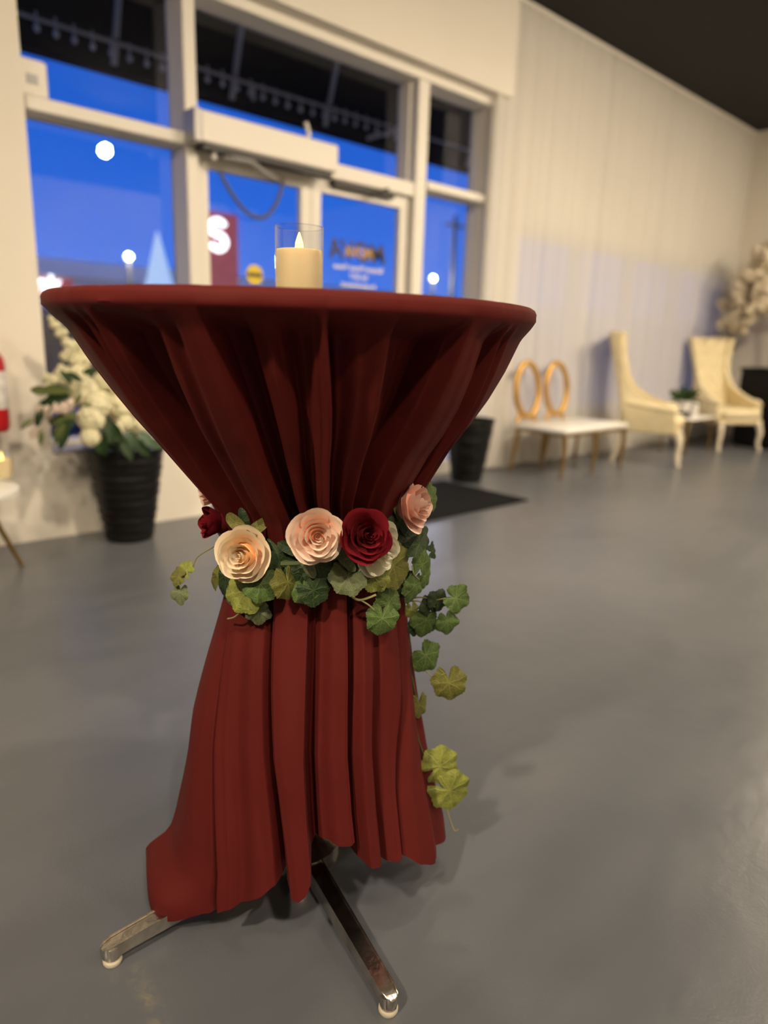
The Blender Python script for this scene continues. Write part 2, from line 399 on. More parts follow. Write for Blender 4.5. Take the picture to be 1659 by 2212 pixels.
def leaf_material(name, base, vein, rough=0.55):
    """leaf blade: radial main veins and a fine net of small veins, laid out in the leaf's own UV"""
    m = bpy.data.materials.new(name); m.use_nodes = True; nt = m.node_tree; L = nt.links
    b = nt.nodes['Principled BSDF']; b.inputs['Roughness'].default_value = rough; b.inputs['Specular IOR Level'].default_value = 0.35
    uv = nt.nodes.new('ShaderNodeUVMap'); sp = nt.nodes.new('ShaderNodeSeparateXYZ'); L.new(uv.outputs[0], sp.inputs[0])
    def M2(op, a, c=None, clamp=False):
        n = nt.nodes.new('ShaderNodeMath'); n.operation = op; n.use_clamp = clamp
        for i, q in enumerate((a, c)):
            if q is None: continue
            if isinstance(q, (int, float)): n.inputs[i].default_value = q
            else: L.new(q, n.inputs[i])
        return n.outputs[0]
    dn = nt.nodes.new('ShaderNodeTexNoise'); dn.inputs['Scale'].default_value = 3.0; L.new(uv.outputs[0], dn.inputs['Vector'])
    ang = M2('ADD', M2('ARCTAN2', sp.outputs['X'], sp.outputs['Y']), M2('MULTIPLY', M2('SUBTRACT', dn.outputs['Fac'], 0.5), 0.5))
    rr = M2('SQRT', M2('ADD', M2('MULTIPLY', sp.outputs['X'], sp.outputs['X']), M2('MULTIPLY', sp.outputs['Y'], sp.outputs['Y'])))
    k = M2('MULTIPLY', ang, 7 / (2 * PI))
    tri = M2('ABSOLUTE', M2('SUBTRACT', M2('FRACT', M2('ADD', k, 0.5)), 0.5))
    dist = M2('MULTIPLY', tri, M2('MULTIPLY', rr, 2 * PI / 7))
    main = M2('SUBTRACT', 1.0, M2('DIVIDE', dist, 0.035), True)
    vo = nt.nodes.new('ShaderNodeTexVoronoi'); vo.feature = 'DISTANCE_TO_EDGE'; vo.inputs['Scale'].default_value = 5.5
    L.new(uv.outputs[0], vo.inputs['Vector'])
    net = M2('MULTIPLY', M2('SUBTRACT', 1.0, M2('DIVIDE', vo.outputs['Distance'], 0.09), True), 0.45)
    v = M2('MAXIMUM', main, net)
    ns = nt.nodes.new('ShaderNodeTexNoise'); ns.inputs['Scale'].default_value = 2.2; L.new(uv.outputs[0], ns.inputs['Vector'])
    mr = nt.nodes.new('ShaderNodeMapRange'); mr.inputs['From Min'].default_value = .3; mr.inputs['From Max'].default_value = .7
    mr.inputs['To Min'].default_value = 0.7; mr.inputs['To Max'].default_value = 1.3
    L.new(ns.outputs['Fac'], mr.inputs['Value'])
    sc = nt.nodes.new('ShaderNodeVectorMath'); sc.operation = 'SCALE'; sc.inputs[0].default_value = base; L.new(mr.outputs[0], sc.inputs['Scale'])
    mx = nt.nodes.new('ShaderNodeMix'); mx.data_type = 'RGBA'
    L.new(v, mx.inputs[0]); L.new(sc.outputs[0], mx.inputs[6]); mx.inputs[7].default_value = (*vein, 1)
    L.new(mx.outputs[2], b.inputs['Base Color'])
    bp = nt.nodes.new('ShaderNodeBump'); bp.inputs['Strength'].default_value = 0.4; bp.inputs['Distance'].default_value = 0.004; bp.invert = True
    L.new(v, bp.inputs['Height']); L.new(bp.outputs[0], b.inputs['Normal'])
    return m
LEAF = {
    'dark': leaf_material('dark_green_leaf_cloth', (0.019, 0.040, 0.010), (0.062, 0.10, 0.036)),
    'mid': leaf_material('mid_green_leaf_cloth', (0.065, 0.115, 0.024), (0.17, 0.24, 0.075)),
    'lime': leaf_material('lime_green_leaf_cloth', (0.21, 0.235, 0.040), (0.34, 0.36, 0.10)),
    'sage': leaf_material('pale_sage_leaf_back', (0.125, 0.150, 0.070), (0.22, 0.25, 0.13)),
    'olive': leaf_material('olive_green_leaf_cloth', (0.125, 0.125, 0.022), (0.22, 0.22, 0.06)),
}
M_stem = mat('straw_green_stem', (0.28, 0.25, 0.10), 0.6)
M_stemgreen = mat('green_stem', (0.07, 0.10, 0.025), 0.6)

def petal_material(name, inner, outer, rough=0.75, sheen=0.2):
    m = bpy.data.materials.new(name); m.use_nodes = True; nt = m.node_tree; b = nt.nodes['Principled BSDF']
    uv = nt.nodes.new('ShaderNodeUVMap'); sp = nt.nodes.new('ShaderNodeSeparateXYZ'); nt.links.new(uv.outputs[0], sp.inputs[0])
    rp = nt.nodes.new('ShaderNodeValToRGB')
    rp.color_ramp.elements[0].position = 0.25; rp.color_ramp.elements[0].color = (*inner, 1)
    rp.color_ramp.elements[1].position = 0.85; rp.color_ramp.elements[1].color = (*outer, 1)
    nt.links.new(sp.outputs['Y'], rp.inputs[0]); nt.links.new(rp.outputs[0], b.inputs['Base Color'])
    b.inputs['Roughness'].default_value = rough; b.inputs['Sheen Weight'].default_value = sheen
    b.inputs['Specular IOR Level'].default_value = 0.25
    tc = nt.nodes.new('ShaderNodeTexCoord'); n = nt.nodes.new('ShaderNodeTexNoise'); n.inputs['Scale'].default_value = 220
    nt.links.new(tc.outputs['Object'], n.inputs['Vector'])
    bp = nt.nodes.new('ShaderNodeBump'); bp.inputs['Strength'].default_value = 0.15; bp.inputs['Distance'].default_value = 0.002
    nt.links.new(n.outputs['Fac'], bp.inputs['Height']); nt.links.new(bp.outputs[0], b.inputs['Normal'])
    return m
PETAL = {
    'cream': petal_material('cream_silk', (0.86, 0.46, 0.20), (0.86, 0.74, 0.53)),
    'blush': petal_material('blush_silk', (0.88, 0.34, 0.18), (0.86, 0.70, 0.56)),
    'pink': petal_material('pink_silk', (0.84, 0.40, 0.30), (0.86, 0.60, 0.49)),
    'red': petal_material('dark_red_velvet', (0.10, 0.002, 0.006), (0.20, 0.004, 0.012), 0.85, 0.0),
    'white': petal_material('ivory_silk', (0.80, 0.70, 0.46), (0.84, 0.80, 0.64)),
}

# ================================================================== ROOM
YW = 3.60          # room face of the window wall
YF = 3.70          # room face of the window frame
YG = 3.86          # glass
X0, X1, XR, YB = -3.6, 1.112, 8.94, -5.2
ZC = 3.45
b = MB(); b.box((X0 - .3, YB - .3, -0.12), (XR + .3, YW + .45, 0)); struct(b.build('floor', M_floor, smooth=False))
b = MB(); b.box((X0 - .3, YB - .3, ZC), (XR + .3, YW + .3, ZC + .15)); struct(b.build('ceiling', M_ceiling, smooth=False))
b = MB()
b.box((X0 - .3, YW, 0), (X1, YW + .3, ZC))                 # left of the window
b.box((X1, YW, 0), (1.96, YW + .3, 0.44))                  # under the left window
b.box((X1, YW, 2.77), (4.50, YW + .3, ZC)); b.box((4.50, YW + .12, 2.77), (4.80, YW + .3, ZC))                 # over the windows
b.box((4.47, YW + .12, 0), (4.80, YW + .3, 2.77))
b.box((4.80, YW + .12, 0), (8.70, YW + .3, 0.44))
b.box((4.80, YW + .12, 1.95), (8.70, YW + .3, ZC))
b.box((8.70, YW + .12, 0), (XR + .3, YW + .3, ZC))
struct(b.build('wall_front', M_wall, smooth=False))
b = MB(); b.box((XR, YB - .3, 0), (XR + .25, YW + .12, ZC)); struct(b.build('wall_right', M_wall, smooth=False))
b = MB(); b.box((X0 - .3, YB - .3, 0), (X0, YW, ZC)); struct(b.build('wall_left', M_wall, smooth=False))
b = MB(); b.box((X0, YB - .3, 0), (XR, YB, ZC)); struct(b.build('wall_back', M_wall, smooth=False))

# ---- storefront framing
def frame_piece(name, a, c, m=M_frame, parent=None):
    q = MB(); q.box(a, c, 0.006); return q.build(name, m, parent, smooth=False)
struct(frame_piece('trim_1', (1.931, YF, 0.0), (2.003, YF + .19, 2.72)))                 # post left of the doors
struct(frame_piece('trim_2', (3.632, YF, 0.0), (3.736, YF + .19, 2.72)))                 # post right of the doors
struct(frame_piece('trim_3', (4.395, YF, 0.0), (4.47, YF + .19, 2.72)))                  # right jamb
struct(frame_piece('trim_4', (1.112, YF - .01, 2.708), (4.47, YF + .19, 2.80)))          # head beam
t5 = struct(frame_piece('trim_5', (2.003, YF + .01, 1.985), (3.632, YF + .19, 2.075)))   # beam over the doors
struct(frame_piece('trim_6', (1.112, YW - .015, 0.425), (1.931, YG + .03, 0.442), M_grey))   # sill

def pane(parent, x0, x1, z0, z1, y=YG):
    q = MB(); q.box((x0, y, z0), (x1, y + .008, z1)); return q.build('pane', M_pane, parent, smooth=False)
w1 = MB(); w1.box((1.112, YF + .05, 0.442), (1.15, YF + .19, 2.71)); w1.box((1.15, YF + .06, 0.442), (1.931, YF + .19, 0.462))
w1 = struct(w1.build('window_1', M_frame, smooth=False))
frame_piece('transom_bar', (1.15, YF + .002, 1.984), (1.931, YF + .188, 2.046), M_frame, w1)
pane(w1, 1.15, 1.931, 0.462, 1.984); pane(w1, 1.15, 1.931, 2.046, 2.708)
w2 = MB(); w2.box((2.003, YF + .08, 2.075), (2.018, YF + .188, 2.708)); w2.box((3.617, YF + .08, 2.075), (3.632, YF + .188, 2.708))
w2 = struct(w2.build('window_2', M_frame, smooth=False)); pane(w2, 2.018, 3.617, 2.075, 2.708)
w3 = MB(); w3.box((3.736, YF + .08, 0.05), (3.75, YF + .188, 2.708)); w3.box((4.375, YF + .08, 0.05), (4.395, YF + .188, 2.708)); w3.box((3.736, YF + .05, 0.0), (4.395, YF + .188, 0.1))
w3 = struct(w3.build('window_3', M_frame, smooth=False))
frame_piece('transom_bar', (3.75, YF + .002, 2.052), (4.375, YF + .186, 2.106), M_frame, w3)
pane(w3, 3.75, 4.375, 0.1, 2.052); pane(w3, 3.75, 4.375, 2.106, 2.708)

# ---- glazed doors
YD = YF + .055
def door(n, x0, x1):
    q = MB()
    sw = 0.072
    q.box((x0, YD, 0.02), (x0 + sw, YD + .045, 1.98)); q.box((x1 - sw, YD, 0.02), (x1, YD + .045, 1.98))
    q.box((x0 + sw, YD, 1.905), (x1 - sw, YD + .045, 1.98)); q.box((x0 + sw, YD, 0.02), (x1 - sw, YD + .045, 0.26))
    d = struct(q.build('door_%d' % n, M_frame, smooth=False))
    pane(d, x0 + sw, x1 - sw, 0.26, 1.905, YD + .02)
    h = MB(); h.box((x0 + .02, YD - .06, 0.93), (x1 - .02, YD - .03, 0.98), .006); h.box((x0 + .04, YD - .03, .94), (x0 + .07, YD, .97)); h.box((x1 - .07, YD - .03, .94), (x1 - .04, YD, .97))
    h.build('push_bar', M_rail, d, smooth=False)
    return d
d1 = door(1, 2.012, 2.786)
d2 = door(2, 2.792, 3.618)

# window bank behind the drape
w4 = MB()
for k in range(5):
    x = 4.80 + k * (3.9 - .05) / 4
    w4.box((x, YW + .14, 0.44), (x + .05, YW + .26, 1.95))
w4.box((4.80, YW + .14, 0.44), (8.70, YW + .26, 0.49)); w4.box((4.80, YW + .14, 1.90), (8.70, YW + .26, 1.95))
w4 = struct(w4.build('window_4', M_frame, smooth=False))
for k in range(4):
    x = 4.85 + k * (3.9 - .05) / 4
    pane(w4, x, x + .9125, 0.49, 1.90, YW + .20)
b = MB(); b.box((8.925, YB, 0), (XR, YW, 0.09)); struct(b.build('baseboard_right', M_wall, smooth=False))

# ---- things on the door frame
t = thing('door_operator', 'long cream automatic door operator box on the beam over the glass doors', 'door operator', (1.962, YW, 1.985))
b = MB(); b.box((0, -.012, 0.005), (0.905, 0.105, 0.155), 0.008); b.build('cover', M_frame, t, smooth=False)
b = MB(); b.box((-.042, -.016, 0), (0.002, .105, .158), .004); b.build('end_cap', M_rail, t, smooth=False)
b = MB(); b.box((0.02, .005, -.022), (.87, .10, .005)); b.build('underside_shade', M_dark, t, smooth=False)  # dark strip standing in for the shaded gap under the cover
b = MB()
b.tube([(0.16, .05, -.03), (0.30, -.02, -.045), (0.42, .06, -.06), (0.62, .16, -.07)], 0.012, 6); b.tube([(0.10, .05, -.02), (0.10, .05, -.06)], .02, 8)
b.build('arm', M_rail, t)
b = MB(); b.tube([(0.70, .06, .15), (0.735, .055, .19), (0.705, .05, .25)], 0.013, 6); b.build('cable_stub', M_frame, t)
t = thing('door_closer', 'dark slim closer arm at the top of the right glass door', 'door closer', (2.95, YD, 1.955))
b = MB(); b.box((-.02, -.05, -.012), (0.50, 0.0, 0.026), .005); b.build('body', M_dark, t, smooth=False)
b = MB(); b.tube([(0.32, -.055, .0), (0.25, -.09, -.03), (0.42, -.06, .035)], 0.011, 6); b.build('arm', M_dark, t)
b = MB()
pts = []
pa, pb = on_y(475, 372, YD - .03), on_y(613, 388, YD - .03); pm = on_y(556, 470, YD - .03)
for i in range(25):
    u = i / 24 * 2 - 1
    p = pa.lerp(pb, i / 24); sag = (1 - abs(u) ** 2.1)
    base = pa.lerp(pb, .5); p = p + Vector((0.035 * sag, 0, (pm.z - base.z) * sag)); pts.append(p)
b.tube(pts, 0.011, 8); tag(b.build('door_loop_cable', M_cable), 'grey cable hanging in a loop across the top of the left glass door', 'cable')
t = thing('sensor_box', 'small cream box sitting on the transom bar at the far left window', 'sensor box', (1.115, YF + .02, 2.046))
b = MB(); b.box((0, 0, 0), (.145, .09, .155), .008); b.build('case', M_frame, t, smooth=False)
b = MB(); b.box((.05, -.004, .05), (.10, .002, .09)); b.build('lens', M_grey, t, smooth=False)

# sticker and lettering on the door glass
t = thing('round_sticker', 'yellow round sticker with a dark band on the left glass door', 'sticker', (0, 0, 0))
p = on_y(550, 594, YD + .016); t.location = p
b = MB(); b.tube([(0, 0, 0), (0, -.002, 0)], 0.058, 28); b.build('disc', M_yellow, t, smooth=False)
b = MB(); b.box((-.05, -.004, -.012), (.05, -.0025, .012)); b.build('print_band', M_stickerdark, t, smooth=False)
def text_obj(name, body, size, m, parent=None, ext=0.001, mirror=False, shear=0.0, align='CENTER', bold=0.0):
    cu = bpy.data.curves.new(name, 'FONT'); cu.body = body; cu.size = size; cu.extrude = ext; cu.align_x = align; cu.align_y = 'CENTER'
    cu.shear = shear; cu.offset = bold; cu.resolution_u = 3
    cu.materials.append(m)
    o = bpy.data.objects.new(name, cu); COL.objects.link(o)
    dg = bpy.context.evaluated_depsgraph_get()
    me = bpy.data.meshes.new_from_object(o.evaluated_get(dg)); me.name = name
    bpy.data.objects.remove(o)
    R = Matrix(((-1 if mirror else 1, 0, 0, 0), (0, 0, -1, 0), (0, 1, 0, 0), (0, 0, 0, 1)))
    me.transform(R)
    if mirror: me.flip_normals()
    if not me.materials: me.materials.append(m)
    return link(name, me, parent)
t = thing('door_lettering', 'mirrored dark and white vinyl lettering on the right glass door', 'lettering', on_y(776, 546, YD + .016))
q = text_obj('title_print', 'MOVA', 0.17, M_print_dark, t, mirror=True, shear=0.25, bold=0.004)
q = text_obj('title_print', 'MOVA', 0.085, M_print_gold, t, mirror=True, shear=0.25, bold=0.004); q.location = (0.0, -.003, -.005)
for k, (s_, z_, w_) in enumerate((('Banquet House Venue', -.10, .048), ('Est 2017', -.155, .045), ('by appointment', -.21, .048))):
    q = text_obj('small_print', s_, w_, M_print_white, t, mirror=True, bold=0.0012); q.location = (0.0, 0, z_)

# ---- curtain
def build_curtain():
    root = thing('sheer_curtain', 'floor length sheer white drape hung along the right half of the window wall', 'curtain', (4.34, 3.625, 0))
    xs = [0.0, 1.42, 2.66, 3.62, 4.60]
    rnd = random.Random(3)
    comps = [(rnd.uniform(18, 60), rnd.uniform(0, 6.3), rnd.uniform(.25, 1)) for _ in range(9)]
    slow = [(rnd.uniform(4, 9), rnd.uniform(0, 6.3), rnd.uniform(.4, 1)) for _ in range(4)]
    def off(x, z):
        t_ = 1 - z / ZC
        s = sum(a * math.sin(k * x + ph + 0.25 * math.sin(1.3 * t_ + ph)) for k, ph, a in comps) / 4.0
        l = sum(a * math.sin(k * x + ph + 0.7 * t_) for k, ph, a in slow) / 2.2
        return (0.018 + 0.010 * t_) * s + (0.006 + .022 * t_) * l * .8
    for i in range(4):
        xa, xb = xs[i] - (.04 if i else 0), xs[i + 1]
        n = int((xb - xa) / 0.011)
        q = MB()
        hem = [0.005 + abs(0.015 * math.sin(7 * (xa + (xb - xa) * k / n) + i)) for k in range(n + 1)]
        def fn(u, v, xa=xa, xb=xb, i=i):
            x = xa + (xb - xa) * u
            z0 = 0.006 + abs(0.014 * math.sin(7 * x + i))
            z = z0 + (ZC - .02 - z0) * v
            flare = 0.0
            if i == 0: flare = -0.02 * (1 - v) * (1 - u)
            return (x + flare, off(x, z) + 0.006 * (i % 2), z)
        q.grid(fn, n, 26); q.build('drape_panel', M_sheer, root)
    q = MB(); q.tube([(-.02, 0, ZC - .02), (4.6, 0, ZC - .02)], 0.016, 8); q.build('rod', M_frame, root)
build_curtain()

# ================================================================== OUTSIDE
b = MB(); b.box((-20, YW + .45, -.25), (70, 70, -.10)); struct(b.build('ground_outside', M_asphalt, smooth=False))
t = thing('entrance_canopy', 'black entrance canopy outside the windows with grey struts and a purlin', 'canopy', (0, 0, 0))
b = MB(); b.box((0.2, 5.02, 2.675), (6.6, 5.14, 3.75)); b.build('fascia', M_canopy, t, smooth=False)
b = MB(); b.box((0.2, 3.92, 3.62), (6.6, 5.02, 3.74)); b.build('roof_panel', M_canopy, t, smooth=False)
b = MB(); b.tube([(0.3, 4.92, 2.80), (6.5, 4.92, 2.825)], 0.012, 6); b.build('purlin', M_strut, t)
for x in (1.25, 2.115, 2.985, 3.847, 4.72, 5.6):
    b = MB(); b.tube([(x, 5.0, 2.70), (x, 4.885, 3.04), (x, 4.70, 3.62)], 0.021, 6); b.build('strut', M_strut, t)
for x, y in ((3.12, 3.05),):
    b = MB(); b.tube([(x, 4.92, 2.81), (x, 4.92, 2.71)], 0.014, 6); b.build('hanger', M_strut, t)
b = MB(); b.tube([(4.30, 5.0, 2.70), (4.58, 4.80, 2.80)], 0.018, 6); b.build('brace', M_strut, t)
bulb = MB(); bulb.ball((0, 0, -.035), 0.019, 10, 7, (1, 1, 1.25)); bulb.tube([(0, 0, -.02), (0, 0, .05)], 0.007, 6)
bme = bulb.mesh('bulb', M_bulb)
tl = thing('festoon_light_string', 'string of small unlit bulbs hanging under the outside canopy', 'string lights', (0, 4.865, 2.775))
b = MB(); b.tube([(1.2, 0, .035), (2.5, 0, .03), (4.6, 0, .035)], 0.005, 5); b.build('wire', M_dark, tl)
k = 0
x = 1.60
while x < 4.6:
    o = link('bulb', bme, tl); o.location = (x + 0.006 * math.sin(9 * x), 0, -0.01 + 0.008 * math.sin(5 * x)); x += 0.112

t = thing('strip_mall', 'long low grey building with a pale roof fascia across the car park', 'building', (0, 30, -.1))
b = MB(); b.box((-6, 0, 0), (70, 6, 3.2)); b.build('wall', M_bldg, t, smooth=False)
b = MB(); b.box((-6.2, -.25, 3.2), (70, 6.2, 3.85), .02); b.build('roof_fascia', M_bldg_trim, t, smooth=False)
b = MB(); b.box((7.8, -.12, 2.35), (10.5, 0, 3.12)); b.build('sign_panel', M_signred, t, smooth=False)
q = text_obj('sign_letters', 'nk', 0.95, M_signwhite, t, ext=0.03, bold=0.025); q.location = (9.55, -.2, 2.86)
for x in range(-4, 66, 5):
    b = MB(); b.box((x, -.04, .3), (x + 3.4, 0, 2.1)); f_ = b.build('shop_window', M_carglass, t, smooth=False)
t = thing('pylon_sign', 'red backlit pylon sign with a white letter S seen through the left glass door', 'sign', (10.36, 18.0, -.1))
b = MB(); b.box((-.5, 0, 1.0), (.52, .3, 4.36), .02); b.build('sign_panel', M_signred, t, smooth=False)
b = MB(); b.box((-.3, .05, 0), (.3, .25, 1.0)); b.build('base', M_grey, t, smooth=False)
sp_ = []
for i in range(33):                                    # the S stroke, two bowls
    a = i / 32
    if a < .5:
        an = math.radians(20 + 235 * (a / .5)); sp_.append((0.205 * math.cos(an), -.03, 0.175 + 0.175 * math.sin(an)))
    else:
        an = math.radians(75 - 235 * ((a - .5) / .5)); sp_.append((0.215 * math.cos(an) - .0, -.03, -0.185 + 0.185 * math.sin(an)))
b = MB(); b.tube(sp_, 0.085, 8, flat=(1, 1)); q = b.build('letter', M_signwhite, t); q.location = (-.13, 0, 3.78)

def street_lamp(x, y, z, label):
    t = thing('street_lamp', label, 'street lamp', (x, y, -.1))
    q = MB(); q.tube([(0, 0, 0), (0, 0, z + .0)], 0.05, 8); q.build('pole', M_dark, t)
    q = MB(); q.ball((0, 0, z + .12), 0.10, 14, 9); q.build('globe', M_lampglow, t)
    q = MB(); q.lathe([(0.07, 0), (0.07, .03), (.02, .05)], 12, (0, 0, z - .02)); q.build('collar', M_dark, t)
    pl = bpy.data.lights.new('street_lamp_light', 'POINT'); pl.energy = 350; pl.color = (1, .95, .88); pl.shadow_soft_size = .12
    po = bpy.data.objects.new('street_lamp_light', pl); COL.objects.link(po); po.location = (x, y - .3, z + .1)
street_lamp(8.58, 20, 3.05, 'lit globe street lamp seen through the far left window')
street_lamp(20.76, 20, 3.45, 'lit globe street lamp seen through the narrow right window')
t = thing('utility_pole', 'thin dark utility pole seen through the narrow right window', 'pole', (21.9, 20, -.1))
b = MB(); b.tube([(0, 0, 0), (0, 0, 6.0)], [.13, .07], 8); b.build('shaft', M_dark, t)
b = MB(); b.box((-.5, -.05, 5.6), (.5, .05, 5.7)); b.build('cross_arm', M_dark, t, smooth=False)

t = thing('peaked_tent', 'pale lit peaked tent outside, at the right edge of the left window', 'tent', (6.62, 14, -.1))
b = MB(); b.lathe([(0.62, 1.0), (0.40, 1.75), (0.24, 2.2), (0.12, 2.7), (0.02, 3.08)], 20); b.build('roof', M_tent, t)
for sx, sy in ((1, 1), (1, -1), (-1, 1), (-1, -1)):
    b = MB(); b.tube([(sx * .4, sy * .4, 0), (sx * .4, sy * .4, 1.05)], .03, 6); b.build('leg', M_strut, t)

def build_car():
    t = thing('parked_car', 'navy blue car parked outside behind the flowers, red tail lamp lit', 'car', (3.1, 10.6, -.1), math.radians(8))
    # side outline lofted across the width
    prof = [(-2.1, .35), (-2.15, .62), (-2.05, .86), (-1.5, .93), (-1.05, 1.34), (-.3, 1.42), (.5, 1.38), (1.15, .98), (1.9, .86), (2.15, .68), (2.15, .35)]
    q = MB(); n = len(prof); W = (-.85, -.78, -.6, .6, .78, .85)
    sc_ = (.93, .985, 1, 1, .985, .93)
    vs = [(x * (1 - (1 - s) * .3), w, .35 + (z - .35) * s) for w, s in zip(W, sc_) for x, z in prof]
    fs = [(i * n + k, i * n + k + 1, (i + 1) * n + k + 1, (i + 1) * n + k) for i in range(5) for k in range(n - 1)]
    fs += [tuple(range(n)), tuple(5 * n + k for k in range(n - 1, -1, -1))]
    q.add(vs, fs); q.build('body', M_car, t)
    q = MB(); q.add([(-1.0, -.80, .95), (-.78, -.80, 1.28), (.42, -.80, 1.30), (.95, -.80, .96)], [(0, 1, 2, 3)]); q.add([(-1.0, .80, .95), (-.78, .80, 1.28), (.42, .80, 1.30), (.95, .80, .96)], [(3, 2, 1, 0)])
    q.v = [(x, y * 1.075, z) for x, y, z in q.v]; q.build('window', M_carglass, t, smooth=False)
    for x in (-1.35, 1.35):
        for y in (-.78, .78):
            q = MB(); q.tube([(x, y - .1, .31), (x, y + .1, .31)], .31, 18); q.build('wheel', M_tyre, t)
    for y in (-.62, .62):
        q = MB(); q.box((-2.17, y - .14, .66), (-2.05, y + .14, .80), .02); q.build('tail_lamp', M_tail, t)
    return t
build_car()

# ================================================================== LAMPS
def spot_lamp(x, y, ax, ay, az, watts, beam):
    ld = bpy.data.lights.new('spot_lamp_light', 'AREA'); ld.shape = 'DISK'; ld.size = 0.14
    ld.energy = watts; ld.color = LAMP_COLOR; ld.spread = math.radians(beam)
    lo = bpy.data.objects.new('spot_lamp_light', ld); COL.objects.link(lo)
    lo.location = (x, y, 3.12)
    lo.rotation_euler = (Vector((ax, ay, az)) - lo.location).to_track_quat('-Z', 'Y').to_euler()
for a in LAMPS: spot_lamp(*a)

# ================================================================== COCKTAIL TABLE
T = Vector((0.70724, 0.98398, 0))
EFR = Vector((-0.58363843, -0.81201366, 0)); ERT = Vector((0.81201366, -0.58363843, 0))
DT = 1.212
t = thing('cocktail_table', 'tall folding cocktail table on splayed chrome legs under the burgundy cloth', 'table', T)
b = MB(); b.lathe([(0.0, 1.040), (0.374, 1.040), (0.378, 1.044), (0.378, 1.060), (0.374, 1.0640), (0, 1.0640)], 64); b.build('tabletop', M_laminate, t)
b = MB(); b.lathe([(0.032, .05), (0.032, 1.02), (0.09, 1.03), (0.09, 1.039)], 24); b.build('column', M_chrome, t)
b = MB(); b.lathe([(0.0, .012), (0.075, .012), (0.085, .02), (0.085, .05), (.05, .075), (.034, .10)], 28); b.build('hub', M_chrome, t)
def table_leg(deg):
    a = math.radians(deg); u = Vector((math.cos(a), math.sin(a), 0)); s = Vector((-u.y, u.x, 0)); up = Vector((0, 0, 1))
    q = MB()
    # flat bar with a raised rim on both sides of its top face, tapering to the foot
    sec = [(-1, 0), (-1, 1), (-.86, 1), (-.82, .90), (.82, .90), (.86, 1), (1, 1), (1, 0), (.85, -.06), (-.85, -.06)]
    st = [(0.05, .017, .012, .052), (.12, .016, .014, .050), (.24, .0145, .018, .045), (.345, .0135, .018, .041), (.37, .0132, .016, .040), (.384, .0105, .016, .038), (.390, .005, .016, .035)]
    n = len(sec)
    vs = [u * r + s * (w * cx) + up * lerp(z0, z1, cz) for r, w, z0, z1 in st for cx, cz in sec]
    fs = [(i * n + k, i * n + (k + 1) % n, (i + 1) * n + (k + 1) % n, (i + 1) * n + k) for i in range(len(st) - 1) for k in range(n)]
    fs += [tuple(range(n - 1, -1, -1)), tuple((len(st) - 1) * n + k for k in range(n))]
    q.add(vs, fs)
    c = u * .374
    q.lathe([(.0125, .006), (.0135, .012), (.0145, .020), (.0145, .034)], 18, (c.x, c.y, 0))
    o = q.build('leg', M_chrome, t)
    q = MB(); q.lathe([(.0145, 0), (.0155, .002), (.0155, .007), (.0135, .009)], 18, (c.x, c.y, 0)); q.build('glide', M_glide, o)
for dg in (-103.6, -179.8, 14.0, 76.4): table_leg(dg)

# ---- tablecloth -----------------------------------------------------------
def cpos(th, rho, z, off):
    """a point of the cloth: angle th from the front, radius rho, centre pushed off to the right"""
    return T + EFR * (rho * math.cos(th)) + ERT * (rho * math.sin(th) + off) + Vector((0, 0, z))
def theta_for(px, rho, z, off):
    lo, hi = -1.50, 1.50
    f = lambda a: proj(cpos(a, rho, z, off))[0]
    if px <= f(lo): return lo
    if px >= f(hi): return hi
    for _ in range(40):
        m_ = (lo + hi) / 2
        if f(m_) < px: lo = m_
        else: hi = m_
    return (lo + hi) / 2
def fix_mono(seq, eps=0.004):
    out = []
    for v in seq: out.append(v if not out else max(v, out[-1] + eps))
    return out
# upper cone : (pixel at the rim, pixel at the waist, fold depth)
UP = [(100, 484, 0), (118, 486, .12), (135, 488, .06), (150, 490, .8), (166, 493, .05), (178, 497, .35), (190, 500, 0), (200, 503, .15), (209, 507, .75),
      (240, 513, 1), (272, 519, .8), (290, 524, .45), (325, 548, .12), (347, 562, .25), (375, 578, .05), (405, 602, 0), (428, 616, .03), (437, 622, .8), (480, 636, 1.0), (514, 648, .85),
      (525, 655, .35), (560, 664, .28), (590, 672, .45), (620, 679, .7), (650, 690, .5), (682, 703, .2), (704, 713, 0), (709, 716, .05), (714, 719, .7), (740, 728, .55),
      (800, 738, .3), (858, 752, .12), (864, 754, .15), (870, 757, .7), (920, 764, .72), (960, 769, .9), (1003, 775, 1), (1015, 784, .35), (1030, 800, 0), (1055, 836, .08),
      (1078, 856, .15), (1087, 861, .6), (1098, 866, .4), (1106, 870, .05), (1114, 875, .22), (1122, 880, .04), (1130, 882, .14), (1138, 884, .03), (1150, 888, .06)]
u_th0 = fix_mono([theta_for(a, 0.380, 1.02, 0.003) for a, _, _ in UP])
u_thw = fix_mono([theta_for(w, 0.165, 0.70, 0.031) for _, w, _ in UP])
u_dep = [d for _, _, d in UP]
def back_controls(a, b, n, rnd, dmax=1.0):
    ths = []; ds = []
    for k in range(1, n):
        ths.append(a + (b - a) * (k + rnd.uniform(-.2, .2)) / n); ds.append(rnd.uniform(.55, 1) * dmax if k % 2 else rnd.uniform(0, .2))
    return ths, ds
rb = random.Random(11)
bt, bd = back_controls(u_th0[-1], u_th0[0] + 2 * PI, 24, rb, .6)
for k_ in (0, 1, 2, -1, -2, -3): bd[k_] = min(bd[k_], .08 + .03 * (k_ % 3))
U0 = u_th0 + bt + [u_th0[0] + 2 * PI]
span0 = (u_th0[0] + 2 * PI - u_th0[-1]); spanw = (u_thw[0] + 2 * PI - u_thw[-1])
UW = u_thw + [u_thw[-1] + (x - u_th0[-1]) / span0 * spanw for x in bt] + [u_thw[0] + 2 * PI]
UD = u_dep + bd + [u_dep[0]]
